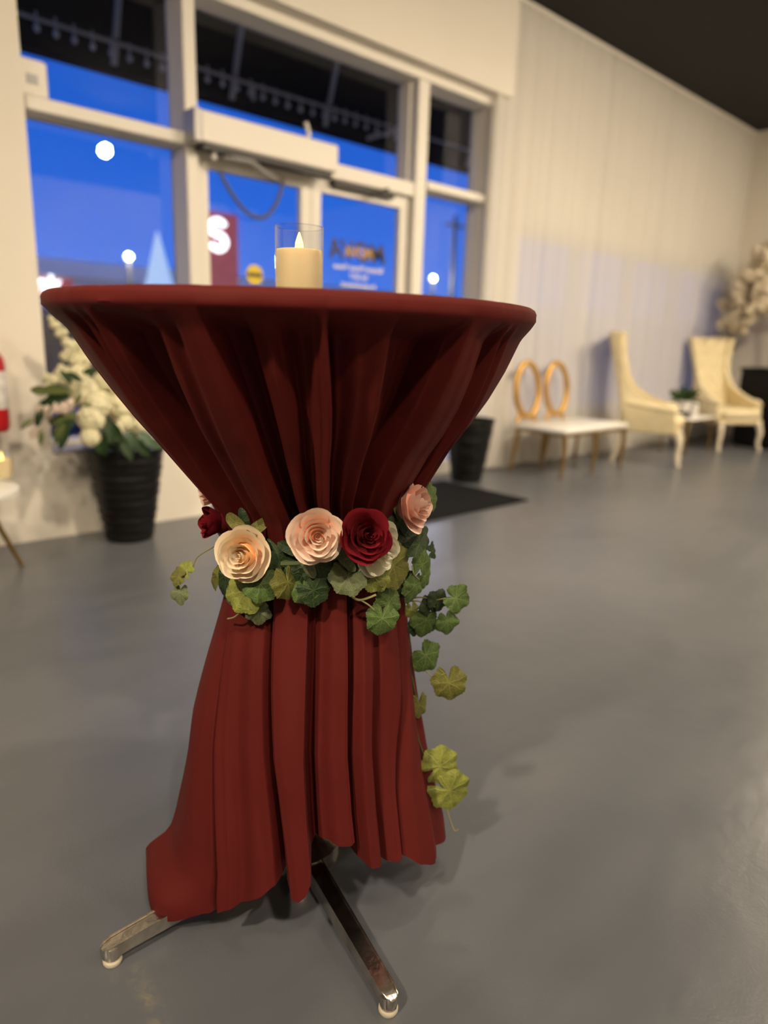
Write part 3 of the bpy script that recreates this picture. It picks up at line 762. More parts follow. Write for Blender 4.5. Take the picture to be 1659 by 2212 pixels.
def dense(S, per):
    out = []
    for i in range(len(S) - 1):
        for k in range(per): out.append((i, k / per))
    return out
ZU = [1.047, 1.020, 0.968, 0.920, 0.876, 0.843, 0.772, 0.736, 0.70, 0.66]
RU = [0.385, 0.366, 0.338, 0.309, 0.279, 0.253, 0.204, 0.182, 0.168, 0.150]
OU = [0.0, 0.003, 0.009, 0.014, 0.017, 0.018, 0.024, 0.031, 0.031, 0.031]
ZUr, RUr, OUr = ZU[::-1], RU[::-1], OU[::-1]
def build_cloth():
    q = MB()
    # --- top disc, rolled rim and upper cone
    cols = dense(U0, 14); n = len(cols)
    rows = []
    for r, z in ((0.0, 1.0660), (0.15, 1.0662), (0.30, 1.0668), (0.352, 1.0672), (0.368, 1.0672), (0.377, 1.0658), (0.3825, 1.0625), (0.385, 1.0575), (0.3848, 1.0520)):
        rows.append(('rim', r, z))
    NU = 64
    for j in range(NU + 1):
        rows.append(('up', (j / NU) ** 1.15, 0))
    for kind, a, z in rows:
        for i, fr in cols:
            e = sstep(fr)
            th0 = lerp(U0[i], U0[i + 1], fr); thw = lerp(UW[i], UW[i + 1], fr)
            d = lerp(UD[i], UD[i + 1], e)
            if kind == 'rim':
                dip = 0.0007 * d * sstep((a - .34) / .04)
                q.v.append(tuple(cpos(th0, a - dip * (1.2 if a > .38 else 0), z - dip, 0)))
            else:
                zz = lerp(1.047, 0.655, a)
                rho = table(ZUr, RUr, zz); off = table(ZUr, OUr, zz)
                amp = 0.072 * sstep((a - .015) / .075) * (1 - .25 * sstep((a - .55) / .45))
                amp = min(amp, 0.36 * rho + .004)
                th = lerp(th0, thw, a ** 1.08)
                wob = 0.0025 * math.sin(9 * th + 14 * zz) * sstep(a / .3)
                q.v.append(tuple(cpos(th, rho - amp * d + wob, zz, off)))
    R = len(rows)
    for j in range(R - 1):
        for i in range(n):
            k = (i + 1) % n
            q.f.append((j * n + i, (j + 1) * n + i, (j + 1) * n + k, j * n + k))
    # --- skirt under the garland : (pixel at the waist, pixel at the hem, pixel row of the hem, depth)
    LO = [(488, 340, 1958, 0), (490, 352, 1968, .02), (491, 395, 1977, .0), (492, 435, 1978, .15), (494, 452, 1974, .75), (497, 461, 1974, .02), (505, 480, 1972, .12), (520, 500, 1967, .35), (540, 545, 1955, .16),
          (553, 575, 1940, .25), (565, 600, 1915, .95), (571, 605, 1903, 1.0), (574, 611, 1935, .18), (584, 622, 1957, .03), (602, 637, 1960, .0), (638, 653, 1951, .02), (660, 667, 1930, .08), (664, 671, 1886, .9), (678, 685, 1864, .8), (694, 705, 1851, .3),
          (720, 745, 1859, .04), (742, 772, 1858, .08), (750, 782, 1850, .12), (757, 787, 1852, .8), (762, 789, 1866, .35), (768, 791, 1878, .95), (775, 795, 1885, .35), (790, 810, 1893, .0), (806, 829, 1889, .06), (812, 836, 1882, .12),
          (817, 840, 1872, .95), (827, 847, 1878, .6), (840, 860, 1880, .3), (858, 876, 1877, .2), (866, 883, 1868, .16), (870, 887, 1856, .75), (874, 893, 1862, .25), (879, 914, 1873, .03), (882, 937, 1868, .0), (884, 946, 1856, .1), (886, 951, 1838, .4), (888, 976, 1812, .0)]
    l_top = fix_mono([theta_for(a, 0.158, 0.58, 0.030) for a, _, _, _ in LO])
    rho_b, off_b = 0.268, 0.022
    l_bot = fix_mono([theta_for(a, rho_b, 0.10, off_b) for _, a, _, _ in LO])
    l_hem = []
    for (a, px, py, d), th in zip(LO, l_bot):
        p = cpos(th, rho_b - .02 * d, 0, off_b); dist = math.hypot(p.x, p.y)
        v = ray(px, py); l_hem.append(max(0.030, EYE + v.z / math.hypot(v.x, v.y) * dist))
    rb2 = random.Random(5)
    bt2, bd2 = back_controls(l_top[-1], l_top[0] + 2 * PI, 16, rb2)
    L0 = l_top + bt2 + [l_top[0] + 2 * PI]
    s0 = l_top[0] + 2 * PI - l_top[-1]; s1 = l_bot[0] + 2 * PI - l_bot[-1]
    L1 = l_bot + [l_bot[-1] + (x - l_top[-1]) / s0 * s1 for x in bt2] + [l_bot[0] + 2 * PI]
    LD = [d for _, _, _, d in LO] + bd2 + [0]
    LH = l_hem + [rb2.uniform(.10, .17) for _ in bt2] + [l_hem[0]]
    cols = dense(L0, 16); n = len(cols); NL = 60; base = len(q.v)
    ZL = [0.05, 0.10, 0.137, 0.25, 0.345, 0.47, 0.57, 0.62, 0.70]
    RL = [0.272, 0.266, 0.256, 0.229, 0.210, 0.183, 0.159, 0.152, 0.140]
    OL = [0.026, 0.026, 0.026, 0.020, 0.018, 0.025, 0.030, 0.031, 0.031]
    hem = [lerp(LH[i], LH[i + 1], sstep(fr)) for i, fr in cols]
    for _ in range(36): hem = [(hem[k - 1] + 2 * hem[k] + hem[(k + 1) % n]) / 4 for k in range(n)]
    for j in range(NL + 1):
        a = j / NL
        for ci, (i, fr) in enumerate(cols):
            e = sstep(fr)
            t0 = lerp(L0[i], L0[i + 1], fr); t1 = lerp(L1[i], L1[i + 1], fr); d = lerp(LD[i], LD[i + 1], e); h = hem[ci]
            zz = lerp(0.685, h, a)
            rho = table(ZL, RL, zz); off = table(ZL, OL, zz)
            amp = lerp(0.026, 0.072, sstep(a)); amp = min(amp, .36 * rho)
            th = lerp(t0, t1, sstep(min(1, a * 1.06)) * .45 + a * .55)
            flap = 0.042 * sstep((-0.72 - th) / .35) * sstep((th + 1.80) / .3) * sstep((0.105 - zz) / .05)
            wob = 0.0022 * math.sin(11 * th + 9 * zz) + .0012 * math.sin(23 * zz + 5 * th)
            q.v.append(tuple(cpos(th, rho - amp * d + wob + flap, zz, off)))
    for j in range(NL):
        for i in range(n):
            k = (i + 1) % n
            q.f.append((base + j * n + i, base + (j + 1) * n + i, base + (j + 1) * n + k, base + j * n + k))
    o = q.build('tablecloth', M_cloth)
    o.data.materials.clear(); o.data.materials.append(M_cloth)
    tag(o, 'burgundy satin tablecloth gathered at the waist of the cocktail table', 'tablecloth')
    return o
build_cloth()

# ---- LED candle -----------------------------------------------------------
def led_candle(loc, label, h=0.118, wax=0.083):
    c = thing('led_candle', label, 'candle', loc, 0, 'flameless candles in glass cylinders')
    q = MB(); q.lathe([(0.0, 0.003), (.0372, .003), (.0378, .006), (.0378, wax - .003), (.0368, wax), (.030, wax - .004), (.012, wax - .007), (0, wax - .007)], 40); q.build('wax_pillar', M_wax, c)
    q = MB(); q.lathe([(.0392, 0.001), (.0396, h)], 48); q.f = q.f[:48]; q.lathe([(.0382, h), (.0378, .002)], 48)
    q.f = [f for f in q.f if len(f) == 4]; g = q.build('glass_cylinder', M_glass, c)
    q = MB(); q.tube([(.0388 * math.cos(2 * PI * k / 48), .0388 * math.sin(2 * PI * k / 48), h) for k in range(48)], .0012, 6, True); q.build('rim', M_glass, g)
    q = MB(); q.lathe([(0.0, wax - .007), (.0058, wax - .005), (.0072, wax + .004), (.0064, wax + .012), (.0038, wax + .020), (.0010, wax + .0275), (0, wax + .028)], 14); q.build('flame', M_flame, c)
    return c
led_candle((T.x, T.y, 1.0664), 'flameless ivory candle in a glass cylinder on the burgundy table')
ld = bpy.data.lights.new('candle_glow', 'POINT'); ld.energy = 0.12; ld.color = (1, .66, .25); ld.shadow_soft_size = .006
lo = bpy.data.objects.new('candle_glow', ld); COL.objects.link(lo); lo.location = (T.x, T.y, 1.0664 + .104)

# ================================================================== GARLAND
G0 = T + ERT * 0.030 + Vector((0, 0, 0.66))
gar = thing('flower_garland', 'garland of artificial roses and ivy leaves tied round the waist of the tablecloth', 'garland', G0)
def frame_from(n, up_hint, loc, s=1.0):
    """matrix with +Z along n and +Y as near as possible to up_hint"""
    z = Vector(n).normalized(); y = Vector(up_hint); y = (y - z * y.dot(z)).normalized(); x = y.cross(z)
    return Matrix(((x.x * s, y.x * s, z.x * s, loc.x), (x.y * s, y.y * s, z.y * s, loc.y), (x.z * s, y.z * s, z.z * s, loc.z), (0, 0, 0, 1)))
def waist_pt(px, py, rho):
    """point on an upright cylinder of radius rho about the garland's axis that lies nearest the viewer on this line of sight"""
    d = ray(px, py); a = d.x * d.x + d.y * d.y; ox, oy = -G0.x, -G0.y
    bq = 2 * (d.x * ox + d.y * oy); cq = ox * ox + oy * oy - rho * rho
    disc = bq * bq - 4 * a * cq
    s = (-bq - math.sqrt(disc)) / (2 * a) if disc > 0 else -bq / (2 * a)
    return Vector((0, 0, EYE)) + d * s
# petals ---------------------------------------------------------------------
def petal_mesh(name, m, w, h, r0, r1, curl, seed, notch=0.0):
    """one petal in rose space: stands on the receptacle, bulges out from r0 to r1 and rolls its lip outwards"""
    rnd = random.Random(seed); ph = rnd.uniform(0, 6.3); nu, nv = 11, 10; q = MB(); uvs = []
    for j in range(nv):
        v = j / (nv - 1)
        for i in range(nu):
            u = i / (nu - 1) * 2 - 1
            top = 1 - 0.30 * abs(u) ** 2.2 + (.07 * math.exp(-((u - .1) * 4.5) ** 2) if r1 > .28 else 0) + notch * .12 * math.exp(-(u * 4) ** 2) * 1.0 + .025 * math.sin(5 * u + ph)
            vv = v * top
            wid = w * (0.45 + 0.55 * sstep(vv * 1.6)) * (1 - .10 * v * v)
            a = u * wid
            r = lerp(r0, r1, sstep(vv * .95) ** .9) + curl * max(0, vv - .62) ** 1.5 * 3.2
            z = h * (vv - .40 * (curl / .02) * max(0, vv - .70) ** 1.7)
            r += .0012 * math.sin(6 * u + ph) * vv + 0.003 * abs(u) ** 3 * vv
            q.v.append((r * math.cos(a), r * math.sin(a), z)); uvs.append(((u + 1) / 2, vv))
    for j in range(nv - 1):
        for i in range(nu - 1):
            k = j * nu + i; q.f.append((k, k + 1, k + nu + 1, k + nu))
    return q.mesh(name, m, True, uvs)
def make_rose(kind, p, n, size, label, seed, bud=False, roll=0.0):
    """rose of given diameter; n is the way the flower looks"""
    m = PETAL[kind]; rnd = random.Random(seed)
    q = MB(); q.lathe([(0.0, -.10), (.10, -.10), (.22, -.02), (.26, .10), (.20, .30), (.05, .42), (0, .43)], 14)
    core = q.mesh('rose', m, True, [(0.5, 0.15)] * len(q.v))
    up = Vector((0, 0, 1)) if abs(Vector(n).normalized().z) < .95 else Vector((0, 1, 0))
    mw = frame_from(n, up, Vector(p) - G0 - Vector(n).normalized() * size * .30, size) @ Matrix.Rotation(roll, 4, 'Z')
    r = link('rose', core, gar, mw); r['label'] = label
    if bud: layers = [(3, 1.5, .62, .02, .07, .0), (3, 1.35, .60, .05, .15, .004), (4, 1.15, .58, .10, .25, .012), (5, 1.0, .52, .16, .34, .02)]
    else: layers = [(2, 1.9, .60, .01, .045, .0), (2, 1.75, .605, .02, .085, .002), (3, 1.45, .60, .04, .140, .006), (3, 1.40, .565, .07, .215, .014), (4, 1.12, .50, .12, .305, .022), (5, .98, .41, .17, .400, .030), (5, 1.0, .31, .22, .475, .034)]
    a0 = rnd.uniform(0, 6.3)
    for li, (cnt, w, h, r0, r1, curl) in enumerate(layers):
        for k in range(cnt):
            me = petal_mesh('petal', m, w * rnd.uniform(.92, 1.08), h * rnd.uniform(.95, 1.04), r0, r1 * rnd.uniform(.94, 1.06), curl * rnd.uniform(.8, 1.3), rnd.randint(0, 9999), rnd.choice((0, 0, 1)) if li > 3 else 0)
            o = link('petal', me, r, Matrix.Rotation(a0 + (k + rnd.uniform(-.12, .12)) * 2 * PI / cnt, 4, 'Z'))
        a0 += 2.4
    q = MB(); q.lathe([(0.0, -.22), (.05, -.22), (.06, -.12), (.16, -.06), (.30, .0), (.26, .03), (0, -.02)], 12); q.build('calyx', M_stemgreen, r)
    return r
VIEW = Vector((-0.583, -0.812, 0.0))
def facing(p, side=0.0, tilt=0.0, follow=.5):
    """look from p outward: part radial, part towards the room; side turns right, tilt lifts"""
    rad = (Vector(p) - G0); rad.z = 0; rad.normalize()
    n = rad * follow + VIEW * (1 - follow) + ERT * side + Vector((0, 0, tilt)); return n.normalized()
def rose_at(kind, px, py, rho, size, label, seed, side=0, tilt=.25, follow=.35, bud=False, roll=0.0):
    p = waist_pt(px, py, rho); return make_rose(kind, p, facing(p, side, tilt, follow), size, label, seed, bud, roll)
rose_at('cream', 524, 1200, .205, 0.090, 'cream peach rose at the left front', 1, -.05, .22)
rose_at('blush', 685, 1158, .206, 0.087, 'pale blush rose at the front', 2, .05, .20)
rose_at('red', 792, 1157, .220, 0.086, 'dark red velvet rose at the front', 3, .08, .32)
rose_at('white', 818, 1188, .198, 0.092, 'ivory white rose tucked behind the dark red rose', 4, .55, -.15, .5)
rose_at('pink', 897, 1092, .205, 0.086, 'pink rose turned sideways at the right', 5, .75, .35, .5)
rose_at('red', 462, 1128, .186, 0.074, 'dark red rosebud turned away at the left', 6, -1.0, .30, .5, True)
p = G0 + ERT * -.185 - EFR * .05 + Vector((0, 0, .085)); make_rose('pink', p, (-0.8, 0.2, .5), 0.075, 'pink rose half hidden at the back left', 7)
p = G0 + ERT * .195 - EFR * .09 + Vector((0, 0, .125)); make_rose('red', p, (0.8, -0.1, .5), 0.07, 'dark red rose half hidden at the back right', 8)
# leaves ----------------------------------------------------------------------
def leaf_mesh(kind, m, seed):
    rnd = random.Random(seed); q = MB(); uvs = []; nr, na = 8, 63
    ph = rnd.uniform(0, 6)
    for j in range(nr + 1):
        for i in range(na):
            a = 2 * PI * i / na; s = a            # a = 0 at the tip, PI at the stalk
            if kind == 'geranium':
                R = 0.93 + 0.055 * math.cos(7 * a) + .026 * math.cos(28 * a + ph) + .02 * math.cos(3 * a + ph) - .60 * math.exp(-((a - PI) / .22) ** 2)
            elif kind == 'ivy':
                R = 0.84 + .11 * math.cos(5 * a) * (.7 + .3 * math.cos(a)) + .12 * math.cos(a) + .025 * math.cos(23 * a + ph) - .40 * math.exp(-((a - PI) / .25) ** 2)
            else:                                  # simple pointed rose leaf
                R = 0.42 / math.sqrt((math.cos(a) / 1.05) ** 2 * .17 + math.sin(a) ** 2) + .10 * max(0, math.cos(a)) ** 12 + .012 * math.cos(34 * a)
            rr = R * j / nr
            x, y = rr * math.sin(a), rr * math.cos(a)
            if kind == 'rose':
                z = .22 * abs(x) - .16 * y * y + .02 * math.sin(9 * y + ph)
            else:
                z = (.022 * math.cos(7 * a) + .02 * math.cos(3 * a + ph) if kind == 'geranium' else .03 * math.cos(5 * a)) * (j / nr) ** 1.5 - .24 * rr * rr + .05 * math.sin(3 * x + ph) + .04 * math.sin(4 * y - ph) + .10 * abs(x) + .045 * math.sin(9 * a + ph) * (j / nr) ** 3
            q.v.append((x, y, z)); uvs.append((x, y))
    for j in range(nr):
        for i in range(na):
            k = (i + 1) % na
            if j == 0:
                q.f.append((i, na + k, na + i))
            else: q.f.append((j * na + i, j * na + k, (j + 1) * na + k, (j + 1) * na + i))
    q.f = [tuple(reversed(f)) for f in q.f]
    return q.mesh('leaf', m, True, uvs)
_lm = {}
def leaf(kind, color, p, n, tip, size, stem=True, rnd=random.Random(99)):
    key = (kind, color, rnd.randint(0, 2))
    if key not in _lm: _lm[key] = leaf_mesh(kind, LEAF[color], hash(str(key)) % 1000 if False else len(_lm) * 17 + 3)
    o = link('leaf', _lm[key], gar, frame_from(n, tip, Vector(p) - G0, size))
    return o
def tipdir(deg):
    """direction of the leaf's tip as the viewer sees it: 0 = down, 90 = right"""
    a = math.radians(deg); return ERT * math.sin(a) - Vector((0, 0, 1)) * math.cos(a)
def leaf_at(kind, color, px, py, rho, size_px, deg, side=0.0, tilt=0.2, follow=.4):
    p = waist_pt(px, py, rho); d = (p - Vector((0, 0, EYE))).length
    s = size_px / 2 / FPX * d
    return leaf(kind, color, p, facing(p, side, tilt, follow), tipdir(deg), s)
# front left cluster
leaf_at('geranium', 'lime', 530, 1278, .182, 100, -25, -.1, .35)
leaf_at('geranium', 'mid', 562, 1262, .190, 84, 40, .1, .35)
leaf_at('geranium', 'sage', 515, 1290, .176, 70, -10, -.2, .1)
leaf_at('ivy', 'sage', 558, 1322, .172, 62, 0, .15, .05)
leaf_at('rose', 'olive', 470, 1245, .176, 70, -40, -.5, .1)
leaf_at('rose', 'dark', 488, 1245, .170, 84, -10, -.3, .1)
leaf_at('rose', 'olive', 510, 1130, .185, 66, 235, -.3, .5)
leaf_at('rose', 'olive', 556, 1140, .180, 62, 130, .2, .4)
leaf_at('rose', 'dark', 528, 1125, .172, 50, 195, .4, .2)
leaf_at('geranium', 'dark', 600, 1195, .170, 80, 60, .2, .3)
leaf_at('rose', 'dark', 488, 1175, .172, 60, 150, -.5, .2)
# centre cluster
leaf_at('geranium', 'olive', 622, 1258, .182, 84, 10, .75, .1)
leaf_at('geranium', 'dark', 660, 1235, .172, 100, 20, 0, .1)
leaf_at('geranium', 'dark', 684, 1222, .174, 84, 70, .15, .2)
leaf_at('rose', 'sage', 664, 1218, .186, 62, 25, 0, .1)
leaf_at('geranium', 'mid', 655, 1272, .176, 72, 20, -.2, .3)
leaf_at('geranium', 'dark', 678, 1275, .180, 78, 50, .2, .2)
leaf_at('rose', 'dark', 632, 1186, .176, 66, 250, -.2, .3)
leaf_at('geranium', 'dark', 612, 1225, .168, 74, 0, -.2, .2)
leaf_at('rose', 'dark', 560, 1175, .162, 66, 90, 0, .2)
# right front cluster
leaf_at('geranium', 'sage', 752, 1245, .186, 90, 15, -.15, .55)
leaf_at('rose', 'sage', 745, 1208, .182, 60, 40, -.2, .2)
leaf_at('geranium', 'olive', 850, 1222, .194, 112, 70, .25, .25)
leaf_at('geranium', 'lime', 810, 1248, .188, 70, -20, -.1, .3)
leaf_at('geranium', 'mid', 840, 1302, .186, 76, 120, .25, .15)
leaf_at('geranium', 'mid', 826, 1336, .190, 80, -10, 0, .15)
leaf_at('geranium', 'dark', 880, 1262, .176, 70, 30, .3, .1)
leaf_at('geranium', 'dark', 740, 1222, .168, 74, -20, 0, .2)
leaf_at('geranium', 'dark', 790, 1240, .166, 80, 10, 0, .1)
# right side cluster
leaf_at('ivy', 'dark', 915, 1165, .196, 74, 80, .5, .35)
leaf_at('rose', 'dark', 905, 1175, .205, 80, 120, .45, .4)
leaf_at('ivy', 'mid', 912, 1220, .200, 70, 150, .3, .1)
leaf_at('ivy', 'mid', 918, 1245, .200, 66, 60, .4, .0)
leaf_at('ivy', 'mid', 895, 1265, .190, 82, -20, .4, .0)
leaf_at('geranium', 'dark', 860, 1130, .186, 70, 200, .3, .3)
leaf_at('geranium', 'dark', 880, 1165, .182, 86, 60, .3, .3)
leaf_at('geranium', 'mid', 932, 1075, .200, 72, 160, .5, .2)
leaf_at('geranium', 'dark', 925, 1050, .190, 60, 150, .5, .2)
leaf_at('ivy', 'dark', 935, 1190, .205, 44, 100, .5, .2)
leaf_at('rose', 'mid', 878, 1105, .178, 60, 210, .2, .3)
leaf_at('geranium', 'dark', 862, 1178, .180, 78, 0, .3, .3)
# leaves trailing down at the right side
for kind, col, px, py, sz, dg, sd in (('ivy', 'mid', 985, 1292, 74, 70, .2), ('ivy', 'dark', 945, 1300, 56, 150, .2), ('ivy', 'mid', 920, 1340, 74, -15, .2), ('ivy', 'mid', 966, 1342, 62, 10, .2),
                                      ('geranium', 'lime', 890, 1318, 40, 0, .6), ('ivy', 'mid', 920, 1415, 84, 40, .4), ('geranium', 'olive', 970, 1476, 80, 10, -.2), ('geranium', 'olive', 906, 1524, 60, 0, .7),
                                      ('geranium', 'lime', 950, 1655, 86, 120, .1), ('geranium', 'lime', 972, 1708, 92, 60, .1), ('ivy', 'dark', 928, 1312, 50, 200, .2), ('ivy', 'dark', 897, 1350, 50, 0, .5)):
    p = waist_pt(px, py, 0.01)          # beside the skirt, level with its axis
    d = (p - Vector((0, 0, EYE))).length
    leaf(kind, col, p, (VIEW + ERT * sd + Vector((0, 0, .12))).normalized(), tipdir(dg), sz / 2 / FPX * d)
# loose sprig at the left
for kind, col, px, py, sz, dg in (('ivy', 'lime', 402, 1232, 46, 235), ('ivy', 'olive', 385, 1246, 46, 265), ('ivy', 'sage', 388, 1280, 50, 10)):
    p = waist_pt(px, py, .05); d = (p - Vector((0, 0, EYE))).length
    leaf(kind, col, p, (VIEW + ERT * -.6 + Vector((0, 0, .45))).normalized(), tipdir(dg), sz / 2 / FPX * d)
# stems, ring and tendrils
q = MB(); q.tube([(0.168 * math.cos(2 * PI * k / 40), .168 * math.sin(2 * PI * k / 40), .02 + .012 * math.sin(6 * PI * k / 40)) for k in range(40)], .006, 7, True); q.build('vine', M_stemgreen, gar)
def stem(pix, rho, r=.0016, m=M_stem, name='tendril'):
    pts = [waist_pt(x, y, rr) - G0 for (x, y), rr in zip(pix, rho)]
    sm = []
    for i in range(len(pts) - 1):
        p0, p1, p2, p3 = pts[max(0, i - 1)], pts[i], pts[i + 1], pts[min(len(pts) - 1, i + 2)]
        for k in range(6):
            s = k / 6
            sm.append(.5 * ((2 * p1) + (-p0 + p2) * s + (2 * p0 - 5 * p1 + 4 * p2 - p3) * s * s + (-p0 + 3 * p1 - 3 * p2 + p3) * s ** 3))
    sm.append(pts[-1])
    q = MB(); q.tube(sm, r, 6); q.build(name, m, gar)
stem([(536, 1322), (518, 1325), (505, 1334), (492, 1337)], [.172, .178, .180, .180])
stem([(748, 1272), (762, 1290), (780, 1296), (812, 1285)], [.178, .182, .186, .190], .0020)
stem([(778, 1296), (795, 1306), (808, 1317)], [.186, .188, .190], .0014)
stem([(890, 1222), (894, 1240), (905, 1252)], [.205, .21, .21], .0012)
stem([(875, 1300), (900, 1298), (925, 1305), (945, 1312)], [.06, .02, .01, .01], .0015)
stem([(880, 1296), (908, 1290), (940, 1296), (975, 1290)], [.06, .02, .01, .01], .0015)
stem([(884, 1345), (884, 1400), (888, 1450), (899, 1510)], [.04, .01, .01, .01], .0016, M_stemgreen)
stem([(912, 1440), (925, 1455), (940, 1462), (962, 1455)], [.01, .01, .01, .01], .0010)
stem([(892, 1530), (905, 1600), (925, 1650), (962, 1710)], [.01, .01, .01, .01], .0014, M_stemgreen)
stem([(962, 1735), (974, 1775), (982, 1794), (990, 1792)], [.01, .01, .01, .01], .0012)
stem([(478, 1172), (450, 1188), (425, 1205), (415, 1228), (400, 1240)], [.17, .10, .06, .05, .05], .0012)

# ================================================================== LEFT: planter, bouquet, side table, extinguisher
def planter(loc, label):
    t = thing('ribbed_planter', label, 'planter', loc, 0, 'tall ribbed black planters')
    prof = [(0.0, 0.0), (0.108, 0.0)]
    n = 11
    for i in range(n * 5 + 1):
        z = 0.47 * i / (n * 5); r = lerp(.112, .186, (z / .47) ** .92)
        f = (i % 5) / 5
        prof.append((r + .006 * (math.sin(PI * f) - .5), z + .001))
    prof += [(.188, .474), (.178, .474), (.165, .40), (0, .39)]
    q = MB(); q.lathe(prof, 48)
    q.v = [(x * (1 + .012 * math.sin(60 * z + 2 * math.atan2(y, x))), y * (1 + .012 * math.sin(60 * z + 2 * math.atan2(y, x))), z) for x, y, z in q.v]
    q.build('pot', M_black, t)
    q = MB(); q.lathe([(0.0, .400), (.168, .400), (.168, .41), (0, .415)], 32); q.build('soil', M_tyre, t)
    return t
PL = (1.385, 3.385, 0)
planter(PL, 'tall ribbed black planter full of white flowers, left under the window')
planter((4.03, 3.43, 0), 'tall ribbed black planter half hidden behind the right side of the table')

def floret_ball(n, r, pet, seed, m):
    """hydrangea head: a ball of small four-petalled florets"""
    rnd = random.Random(seed); q = MB(); q.ball((0, 0, 0), r * .78, 10, 7)
    for k in range(n):
        z = 1 - 2 * (k + .5) / n; a = k * 2.39996; rr = math.sqrt(max(0, 1 - z * z))
        d = Vector((rr * math.cos(a), rr * math.sin(a), z)); c = d * r * rnd.uniform(.88, 1.06)
        u = d.orthogonal().normalized(); w = d.cross(u); rot = rnd.uniform(0, 1.5)
        for p_ in range(4):
            an = rot + p_ * PI / 2; e = u * math.cos(an) + w * math.sin(an); s = d.cross(e)
            q.add([c, c + e * pet * .6 + s * pet * .45 + d * pet * .2, c + e * pet * 1.05 + d * pet * .12, c + e * pet * .6 - s * pet * .45 + d * pet * .2], [(0, 1, 2, 3)])
    return q.mesh('hydrangea_head', m)
H1 = [floret_ball(52, .055, .021, s, M_flower) for s in (1, 2)]
H2 = [floret_ball(16, .022, .015, s, M_flower) for s in (3, 4)]
H3 = [floret_ball(14, .018, .013, s, M_blossom2) for s in (5,)]
def blade(L, W, m, bend=.3, name='leaf'):
    q = MB()
    def fn(u, v):
        w = W * math.sin(PI * min(1, v * .92 + .06)) ** .8; x = (u * 2 - 1) * w
        return (x, L * v * math.cos(bend * v), -L * math.sin(bend * v) * v * .8 + .25 * abs(x))
    q.grid(fn, 5, 9); return q.mesh(name, m)
LB = {'d': blade(.17, .035, M_leaf_far), 'o': blade(.17, .030, M_leaf_far3), 's': blade(.12, .034, M_leaf_far2, .6)}
